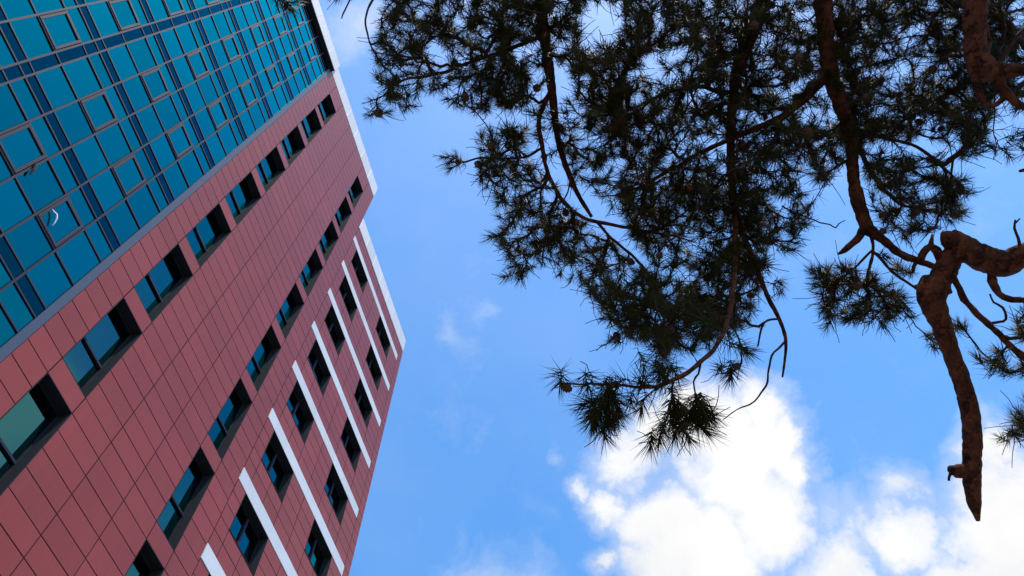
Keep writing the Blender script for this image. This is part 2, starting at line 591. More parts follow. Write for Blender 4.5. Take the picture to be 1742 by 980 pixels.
place_glass(panes, 'glass_pane', M['glass'], 0.03, 300, 'outer_glass')
place_glass(spans, 'spandrel_panel', M['spandrel'], 0.02, 300, 'outer_spandrels')
SF = 0.085
sash_mesh = {}
for (xl, xr, z0, z1) in sorted(sashes, key=psz):
    w, h = xr - xl - 0.03, z1 - z0 - 0.03
    key = (round(w, 3), round(h, 3))
    if key not in sash_mesh:
        s = MB()
        for q in ((-w / 2, -w / 2 + SF, -h / 2, h / 2), (w / 2 - SF, w / 2, -h / 2, h / 2), (-w / 2 + SF, w / 2 - SF, -h / 2, -h / 2 + SF), (-w / 2 + SF, w / 2 - SF, h / 2 - SF, h / 2)):
            s.panel(q[0], q[1], -0.018, 0.06, q[2], q[3], c=0.01)
        sash_mesh[key] = (s.mesh('sash', M['frame']), MB().box(-w / 2 + SF, w / 2 - SF, 0.02, 0.032, -h / 2 + SF, h / 2 - SF).mesh('sash_pane', M['glass']))
    sm, gm = sash_mesh[key]
    so = bpy.data.objects.new('sash', sm)
    add('opening_sash', sm, cw, ((xl + xr) / 2, 0, (z0 + z1) / 2))
    bpy.data.objects.remove(so)
    po = add('glass_pane', gm, cw, ((xl + xr) / 2, 0, (z0 + z1) / 2))
    po.rotation_euler = (rnd.gauss(0, 0.006), 0, rnd.gauss(0, 0.006))

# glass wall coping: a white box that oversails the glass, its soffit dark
OV = 0.27
xs = sorted([U(u) for u in us[:]] )
xs[-1] = U(0.4585)
for a, c in zip(xs[:-1], xs[1:]):
    MB().panel(a + 0.005, c - 0.005, -OV - 0.012, -OV + 0.05, Z(3.826), Z(3.958), c=0.012).build('coping_panel', M['white'], tower)
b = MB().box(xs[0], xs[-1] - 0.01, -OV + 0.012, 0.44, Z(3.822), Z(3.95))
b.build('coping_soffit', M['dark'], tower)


# two stay arms hanging out of opening sashes
def stay(pts, widths, material):
    b = MB()
    P = [Vector((U(u), y, Z(v))) for (u, v, y) in pts]
    rings = []
    for i, p in enumerate(P):
        d = (P[min(i + 1, len(P) - 1)] - P[max(i - 1, 0)]).normalized()
        sd = d.cross(Vector((0, 1, 0))).normalized() * widths[i]
        k = len(b.v)
        for q in (sd + Vector((0, -0.012, 0)), sd + Vector((0, 0.012, 0)), -sd + Vector((0, 0.012, 0)), -sd + Vector((0, -0.012, 0))):
            b.v.append(tuple(p + q))
        rings.append(k)
    for k0, k1 in zip(rings[:-1], rings[1:]):
        for j in range(4):
            b.f.append((k0 + j, k0 + (j + 1) % 4, k1 + (j + 1) % 4, k1 + j))
    b.f += [tuple(rings[0] + j for j in range(4)), tuple(rings[-1] + j for j in (3, 2, 1, 0))]
    return b.build('stay_arm', material, cw)


stay([(0.2949, 1.4376, -0.03), (0.2990, 1.4370, -0.05), (0.3064, 1.4379, -0.08), (0.3124, 1.4303, -0.09), (0.3180, 1.4187, -0.07), (0.3200, 1.4130, -0.04)],
     [0.008, 0.016, 0.019, 0.019, 0.014, 0.007], M['white'])
stay([(0.2037, 1.4609, -0.04), (0.2089, 1.4541, -0.06), (0.2130, 1.4402, -0.07), (0.2180, 1.4257, -0.05)], [0.012, 0.035, 0.035, 0.012], M['dark'])

# ---------------------------------------------------------------- the pine
TWIGLET, NEEDLES, NEEDLE_W = 1.0, (40, 64), 0.0020
LIMBS = [
    ('trunk', [(4.550, 0.750, -0.100, 0.3400), (4.500, 0.700, 0.250, 0.2700), (4.420, 0.600, 1.200, 0.2350), (4.300, 0.520, 2.300, 0.2200), (4.120, 0.480, 3.300, 0.2150), (3.920, 0.360, 4.300, 0.2000), (3.550, 0.180, 5.100, 0.1700), (3.200, 0.050, 5.650, 0.1500), (2.950, 0.020, 5.850, 0.1300)]),
    ('limb', [(4.150, 0.500, 3.300, 0.1500), (3.850, 0.800, 4.100, 0.1600), (3.350, 1.250, 4.850, 0.1500), (2.812, 1.585, 5.277, 0.0642), (2.678, 1.619, 5.282, 0.0615), (2.605, 1.666, 5.293, 0.0650), (2.537, 1.660, 5.296, 0.0681), (2.472, 1.641, 5.339, 0.0655), (2.412, 1.611, 5.375, 0.0627), (2.368, 1.583, 5.389, 0.0564), (2.331, 1.560, 5.400, 0.0470)]),
    ('limb', [(2.412, 1.631, 5.365, 0.0533), (2.361, 1.652, 5.367, 0.0534), (2.338, 1.695, 5.357, 0.0567), (2.315, 1.740, 5.335, 0.0583), (2.296, 1.774, 5.319, 0.0567), (2.277, 1.797, 5.308, 0.0787), (2.251, 1.830, 5.291, 0.0772), (2.248, 1.864, 5.275, 0.0693), (2.266, 1.916, 5.250, 0.0614), (2.300, 1.990, 5.214, 0.0488), (2.346, 2.120, 5.151, 0.0441), (2.401, 2.277, 5.053, 0.0431), (2.434, 2.399, 4.994, 0.0454), (2.446, 2.512, 4.940, 0.0462), (2.441, 2.653, 4.872, 0.0454), (2.443, 2.752, 4.824, 0.0407), (2.451, 2.836, 4.783, 0.0345), (2.463, 2.885, 4.760, 0.0219), (2.472, 2.924, 4.741, 0.0110)]),
    ('limb', [(3.100, 0.030, 5.750, 0.1100), (2.850, 0.120, 5.850, 0.0850), (2.521, 0.165, 5.907, 0.0634), (2.422, 0.327, 5.829, 0.0559), (2.397, 0.436, 5.776, 0.0528), (2.389, 0.572, 5.711, 0.0498), (2.400, 0.667, 5.665, 0.0513), (2.439, 0.730, 5.634, 0.0604), (2.505, 0.739, 5.630, 0.0408), (2.608, 0.728, 5.580, 0.0268), (2.716, 0.715, 5.531, 0.0221), (2.855, 0.691, 5.486, 0.0160)]),
    ('limb', [(3.000, 0.020, 5.850, 0.1000), (2.700, -0.080, 6.100, 0.0850), (2.048, -0.124, 6.491, 0.0565), (1.883, 0.236, 6.373, 0.0521), (1.803, 0.447, 6.271, 0.0488), (1.808, 0.599, 6.197, 0.0420), (1.820, 0.726, 6.136, 0.0404), (1.858, 0.902, 6.051, 0.0404), (1.910, 1.039, 5.985, 0.0353), (1.949, 1.151, 5.931, 0.0303), (1.948, 1.333, 5.820, 0.0310), (1.955, 1.420, 5.756, 0.0333), (1.975, 1.518, 5.687, 0.0348), (2.004, 1.595, 5.627, 0.0330), (2.080, 1.647, 5.580, 0.0246), (2.161, 1.711, 5.527, 0.0221), (2.255, 1.745, 5.510, 0.0196), (2.336, 1.767, 5.478, 0.0163), (2.387, 1.799, 5.462, 0.0130)]),
    ('limb', [(2.700, -0.080, 6.100, 0.0600), (2.100, 0.050, 6.300, 0.0550), (1.724, -0.009, 6.657, 0.0522), (1.545, 0.369, 6.530, 0.0475), (1.494, 0.540, 6.448, 0.0422), (1.414, 0.716, 6.363, 0.0369), (1.360, 0.849, 6.299, 0.0316), (1.330, 0.994, 6.228, 0.0281), (1.321, 1.140, 6.158, 0.0264), (1.316, 1.285, 6.088, 0.0246), (1.318, 1.412, 6.027, 0.0229), (1.323, 1.553, 5.903, 0.0209), (1.348, 1.676, 5.788, 0.0189), (1.383, 1.765, 5.689, 0.0170), (1.416, 1.867, 5.585, 0.0151), (1.446, 1.951, 5.489, 0.0133), (1.481, 2.018, 5.401, 0.0115), (1.516, 2.098, 5.362, 0.0107), (1.528, 2.160, 5.332, 0.0099), (1.524, 2.225, 5.300, 0.0082), (1.507, 2.335, 5.248, 0.0049)]),
    ('limb', [(2.100, 0.050, 6.300, 0.0500), (1.600, 0.120, 6.550, 0.0450), (1.000, 0.200, 6.750, 0.0420), (0.496, 0.078, 6.893, 0.0440), (0.255, 0.340, 6.767, 0.0404), (0.205, 0.521, 6.679, 0.0367), (0.235, 0.776, 6.556, 0.0330), (0.262, 0.977, 6.459, 0.0275), (0.279, 1.133, 6.384, 0.0220), (0.299, 1.265, 6.320, 0.0183), (0.335, 1.384, 6.262, 0.0174), (0.378, 1.484, 6.214, 0.0165), (0.416, 1.554, 6.125, 0.0145), (0.459, 1.620, 6.093, 0.0127), (0.489, 1.655, 6.020, 0.0108)]),
    ('branch', [(0.262, 0.967, 6.463, 0.0165), (0.209, 1.062, 6.396, 0.0155), (0.174, 1.139, 6.336, 0.0146), (0.190, 1.248, 6.261, 0.0145), (0.207, 1.341, 6.194, 0.0144), (0.230, 1.426, 6.131, 0.0144), (0.265, 1.497, 6.096, 0.0135), (0.314, 1.569, 6.062, 0.0135), (0.370, 1.611, 6.019, 0.0125), (0.439, 1.647, 5.980, 0.0125), (0.516, 1.669, 5.958, 0.0116), (0.633, 1.672, 5.901, 0.0105), (0.756, 1.695, 5.890, 0.0097), (0.963, 1.694, 5.779, 0.0069)]),
    ('branch', [(0.516, 1.669, 5.958, 0.0089), (0.597, 1.738, 5.869, 0.0088), (0.738, 1.819, 5.719, 0.0086), (0.797, 1.891, 5.573, 0.0084), (0.814, 1.922, 5.336, 0.0080), (0.793, 1.940, 5.105, 0.0069), (0.752, 1.966, 4.870, 0.0065)]),
    ('branch', [(1.309, 1.522, 5.918, 0.0174), (1.255, 1.616, 5.595, 0.0148), (1.174, 1.689, 5.282, 0.0139), (1.080, 1.742, 4.979, 0.0131), (0.991, 1.749, 4.753, 0.0117), (0.915, 1.784, 4.625, 0.0107), (0.843, 1.808, 4.558, 0.0105), (0.778, 1.834, 4.512, 0.0105), (0.710, 1.856, 4.480, 0.0097), (0.656, 1.874, 4.471, 0.0091), (0.597, 1.869, 4.451, 0.0084), (0.532, 1.855, 4.435, 0.0071), (0.467, 1.844, 4.429, 0.0064), (0.374, 1.820, 4.408, 0.0051), (0.283, 1.811, 4.390, 0.0044), (0.199, 1.795, 4.376, 0.0038)]),
    ('branch', [(0.710, 1.856, 4.480, 0.0052), (0.707, 1.907, 4.455, 0.0045), (0.690, 1.947, 4.413, 0.0045), (0.664, 1.995, 4.368, 0.0039)]),
    ('branch', [(0.843, 1.810, 4.557, 0.0053), (0.832, 1.853, 4.536, 0.0046), (0.810, 1.888, 4.519, 0.0046), (0.818, 1.954, 4.476, 0.0039), (0.809, 2.023, 4.421, 0.0039)]),
    ('branch', [(0.459, 1.844, 4.429, 0.0045), (0.426, 1.894, 4.394, 0.0041), (0.404, 1.945, 4.358, 0.0038), (0.387, 1.996, 4.323, 0.0033)]),
    ('branch', [(1.528, 2.151, 5.336, 0.0074), (1.482, 2.176, 5.302, 0.0065), (1.435, 2.204, 5.266, 0.0065), (1.411, 2.266, 5.214, 0.0058), (1.394, 2.314, 5.169, 0.0055), (1.358, 2.354, 5.127, 0.0051), (1.316, 2.394, 5.108, 0.0048), (1.268, 2.417, 5.097, 0.0042), (1.236, 2.428, 5.091, 0.0039), (1.194, 2.451, 5.080, 0.0032), (1.145, 2.485, 5.064, 0.0026)]),
    ('branch', [(1.494, 2.041, 5.389, 0.0066), (1.448, 2.041, 5.389, 0.0062), (1.411, 2.058, 5.381, 0.0058), (1.384, 2.114, 5.354, 0.0058), (1.370, 2.179, 5.323, 0.0049)]),
    ('branch', [(1.826, 0.796, 6.102, 0.0235), (1.798, 0.856, 6.073, 0.0252), (1.745, 0.914, 6.067, 0.0253), (1.695, 0.975, 6.071, 0.0238), (1.623, 1.026, 6.046, 0.0221), (1.571, 1.059, 6.030, 0.0204), (1.451, 1.126, 6.054, 0.0172), (1.292, 1.202, 6.072, 0.0156), (1.130, 1.290, 6.086, 0.0141), (0.918, 1.392, 6.036, 0.0105), (0.759, 1.470, 5.999, 0.0070)]),
    ('stub', [(1.999, 1.583, 5.644, 0.0232), (1.959, 1.640, 5.617, 0.0215), (1.915, 1.678, 5.598, 0.0199), (1.872, 1.710, 5.582, 0.0149), (1.839, 1.728, 5.574, 0.0066)]),
    ('branch', [(1.527, 0.991, 6.252, 0.0106), (1.337, 0.966, 6.242, 0.0141), (1.239, 0.952, 6.249, 0.0141), (1.145, 0.926, 6.261, 0.0141), (1.028, 0.941, 6.254, 0.0123), (0.927, 0.969, 6.263, 0.0124), (0.683, 1.069, 6.248, 0.0089), (0.474, 1.111, 6.283, 0.0072)]),
    ('branch', [(0.225, 0.676, 6.604, 0.0165), (0.122, 0.702, 6.592, 0.0147), (-0.062, 0.766, 6.561, 0.0128), (-0.246, 0.814, 6.538, 0.0110), (-0.392, 0.865, 6.491, 0.0100), (-0.536, 0.886, 6.458, 0.0082), (-0.644, 0.900, 6.441, 0.0073), (-0.744, 0.939, 6.410, 0.0063)]),
    ('branch', [(0.194, 1.288, 6.242, 0.0091), (0.095, 1.327, 6.201, 0.0081), (-0.031, 1.333, 6.176, 0.0072), (-0.175, 1.325, 6.180, 0.0063), (-0.276, 1.347, 6.169, 0.0054), (-0.362, 1.349, 6.168, 0.0045)]),
    ('branch', [(1.956, 1.175, 5.919, 0.0151), (1.999, 1.224, 5.895, 0.0151), (2.029, 1.285, 5.866, 0.0143), (2.071, 1.352, 5.833, 0.0143), (2.115, 1.395, 5.813, 0.0126), (2.154, 1.447, 5.788, 0.0101), (2.244, 1.504, 5.738, 0.0084), (2.384, 1.523, 5.706, 0.0067)]),
    ('branch', [(1.950, 1.139, 5.936, 0.0101), (2.124, 1.162, 5.925, 0.0101), (2.325, 1.209, 5.902, 0.0092), (2.492, 1.332, 5.843, 0.0076), (2.592, 1.424, 5.799, 0.0059)]),
    ('branch', [(2.008, 1.598, 5.626, 0.0116), (2.030, 1.660, 5.596, 0.0107), (2.020, 1.712, 5.548, 0.0099), (1.996, 1.801, 5.506, 0.0090), (1.982, 1.874, 5.470, 0.0082), (1.998, 1.969, 5.402, 0.0065)]),
    ('branch', [(2.020, 1.706, 5.551, 0.0082), (2.075, 1.758, 5.504, 0.0082), (2.127, 1.809, 5.457, 0.0081), (2.173, 1.834, 5.434, 0.0073), (2.209, 1.854, 5.391, 0.0065)]),
    ('branch', [(2.020, 1.697, 5.556, 0.0074), (1.937, 1.770, 5.520, 0.0066), (1.838, 1.843, 5.485, 0.0066), (1.739, 1.887, 5.464, 0.0049)]),
    ('branch', [(2.335, 1.706, 5.351, 0.0189), (2.354, 1.749, 5.308, 0.0188), (2.385, 1.812, 5.278, 0.0180), (2.413, 1.873, 5.226, 0.0172), (2.453, 1.915, 5.184, 0.0171), (2.505, 1.958, 5.152, 0.0170), (2.538, 1.984, 5.084, 0.0168), (2.595, 2.037, 5.058, 0.0176), (2.635, 2.077, 4.983, 0.0181), (2.734, 2.152, 4.892, 0.0164), (2.875, 2.232, 4.798, 0.0132)]),
    ('branch', [(2.537, 1.646, 5.303, 0.0279), (2.524, 1.709, 5.261, 0.0232), (2.523, 1.760, 5.225, 0.0208), (2.547, 1.800, 5.195, 0.0184), (2.583, 1.814, 5.166, 0.0168), (2.649, 1.816, 5.143, 0.0152), (2.774, 1.812, 5.111, 0.0121)]),
    ('branch', [(2.505, 1.955, 5.153, 0.0077), (2.558, 1.943, 5.148, 0.0077), (2.582, 1.920, 5.137, 0.0069), (2.552, 1.860, 5.144, 0.0061), (2.503, 1.832, 5.157, 0.0054), (2.485, 1.791, 5.177, 0.0046)]),
    ('branch', [(2.635, 2.077, 4.983, 0.0091), (2.679, 2.178, 4.934, 0.0091), (2.692, 2.314, 4.869, 0.0075), (2.616, 2.382, 4.836, 0.0060), (2.540, 2.408, 4.823, 0.0045)]),
    ('branch', [(2.514, 0.758, 5.621, 0.0226), (2.535, 0.812, 5.594, 0.0226), (2.552, 0.843, 5.568, 0.0211), (2.574, 0.880, 5.529, 0.0195), (2.615, 0.900, 5.497, 0.0179), (2.713, 0.911, 5.436, 0.0132)]),
    ('branch', [(2.400, 0.735, 5.632, 0.0242), (2.393, 0.789, 5.606, 0.0211), (2.416, 0.849, 5.577, 0.0181), (2.434, 0.893, 5.555, 0.0151), (2.482, 0.899, 5.553, 0.0136), (2.522, 0.877, 5.563, 0.0121), (2.531, 0.818, 5.592, 0.0121)]),
    ('branch', [(2.430, 0.703, 5.647, 0.0226), (2.468, 0.603, 5.718, 0.0197), (2.451, 0.522, 5.768, 0.0183), (2.415, 0.423, 5.793, 0.0166)]),
    ('branch', [(2.506, 0.709, 5.644, 0.0121), (2.561, 0.641, 5.677, 0.0106), (2.643, 0.547, 5.723, 0.0091), (2.789, 0.467, 5.761, 0.0075)]),
    ('branch', [(2.233, 1.712, 5.437, 0.0209), (2.242, 1.661, 5.440, 0.0208), (2.263, 1.633, 5.431, 0.0207), (2.289, 1.650, 5.412, 0.0222), (2.309, 1.693, 5.369, 0.0253)]),
    ('stub', [(2.269, 1.642, 5.427, 0.0175), (2.270, 1.608, 5.443, 0.0127), (2.276, 1.570, 5.461, 0.0048)]),
    ('stub', [(2.255, 1.750, 5.508, 0.0131), (2.225, 1.771, 5.475, 0.0114), (2.225, 1.798, 5.463, 0.0065)]),
    ('stub', [(2.431, 2.681, 4.858, 0.0345), (2.387, 2.684, 4.857, 0.0345), (2.356, 2.683, 4.857, 0.0329), (2.334, 2.672, 4.863, 0.0251), (2.328, 2.660, 4.868, 0.0125)]),
    ('stub', [(2.343, 2.686, 4.856, 0.0141), (2.327, 2.703, 4.848, 0.0094), (2.318, 2.731, 4.834, 0.0063)]),
    ('stub', [(2.270, 1.802, 5.305, 0.0472), (2.211, 1.806, 5.292, 0.0377), (2.165, 1.801, 5.283, 0.0219), (2.137, 1.795, 5.286, 0.0047)]),
    ('stub', [(2.342, 1.681, 5.341, 0.0251), (2.368, 1.697, 5.322, 0.0141), (2.390, 1.692, 5.325, 0.0031)]),
    ('stub', [(2.350, 1.585, 5.387, 0.0470), (2.313, 1.553, 5.392, 0.0344), (2.286, 1.535, 5.390, 0.0125)]),
    ('branch', [(2.850, 1.104, 5.287, 0.0232), (2.711, 1.146, 5.322, 0.0177), (2.626, 1.179, 5.362, 0.0119), (2.579, 1.187, 5.358, 0.0060)]),
    ('stub', [(2.643, 1.594, 5.272, 0.0092), (2.635, 1.531, 5.303, 0.0076), (2.620, 1.484, 5.326, 0.0069), (2.621, 1.445, 5.344, 0.0046)]),
    ('stub', [(2.620, 1.462, 5.336, 0.0046), (2.645, 1.440, 5.347, 0.0038)]),
    ('branch', [(2.493, 0.758, 5.621, 0.0045), (2.488, 0.899, 5.553, 0.0036), (2.484, 1.035, 5.487, 0.0027)]),
    ('branch', [(-0.556, 0.243, 6.369, 0.0084), (-0.691, 0.303, 6.340, 0.0084), (-0.780, 0.423, 6.282, 0.0067), (-0.814, 0.483, 6.253, 0.0061), (-0.822, 0.550, 6.221, 0.0057), (-0.813, 0.619, 6.210, 0.0054), (-0.792, 0.685, 6.211, 0.0051)]),
    ('branch', [(-0.691, 0.303, 6.340, 0.0067), (-0.860, 0.362, 6.312, 0.0059), (-0.915, 0.434, 6.277, 0.0050), (-0.949, 0.488, 6.251, 0.0044), (-0.959, 0.518, 6.236, 0.0034)]),
    ('branch', [(-0.826, 0.347, 6.319, 0.0067), (-1.016, 0.281, 6.295, 0.0066), (-1.169, 0.306, 6.228, 0.0058), (-1.262, 0.385, 6.190, 0.0049)]),
    ('branch', [(0.255, 0.340, 6.767, 0.0183), (-0.055, 0.233, 6.707, 0.0144), (-0.366, 0.207, 6.553, 0.0122), (-0.556, 0.243, 6.369, 0.0101)]),
    ('stub', [(1.548, 1.505, 5.760, 0.0050), (1.658, 1.547, 5.717, 0.0044), (1.746, 1.576, 5.669, 0.0040), (1.802, 1.589, 5.663, 0.0040), (1.835, 1.604, 5.656, 0.0043), (1.856, 1.580, 5.668, 0.0033), (1.889, 1.566, 5.675, 0.0027)]),
]
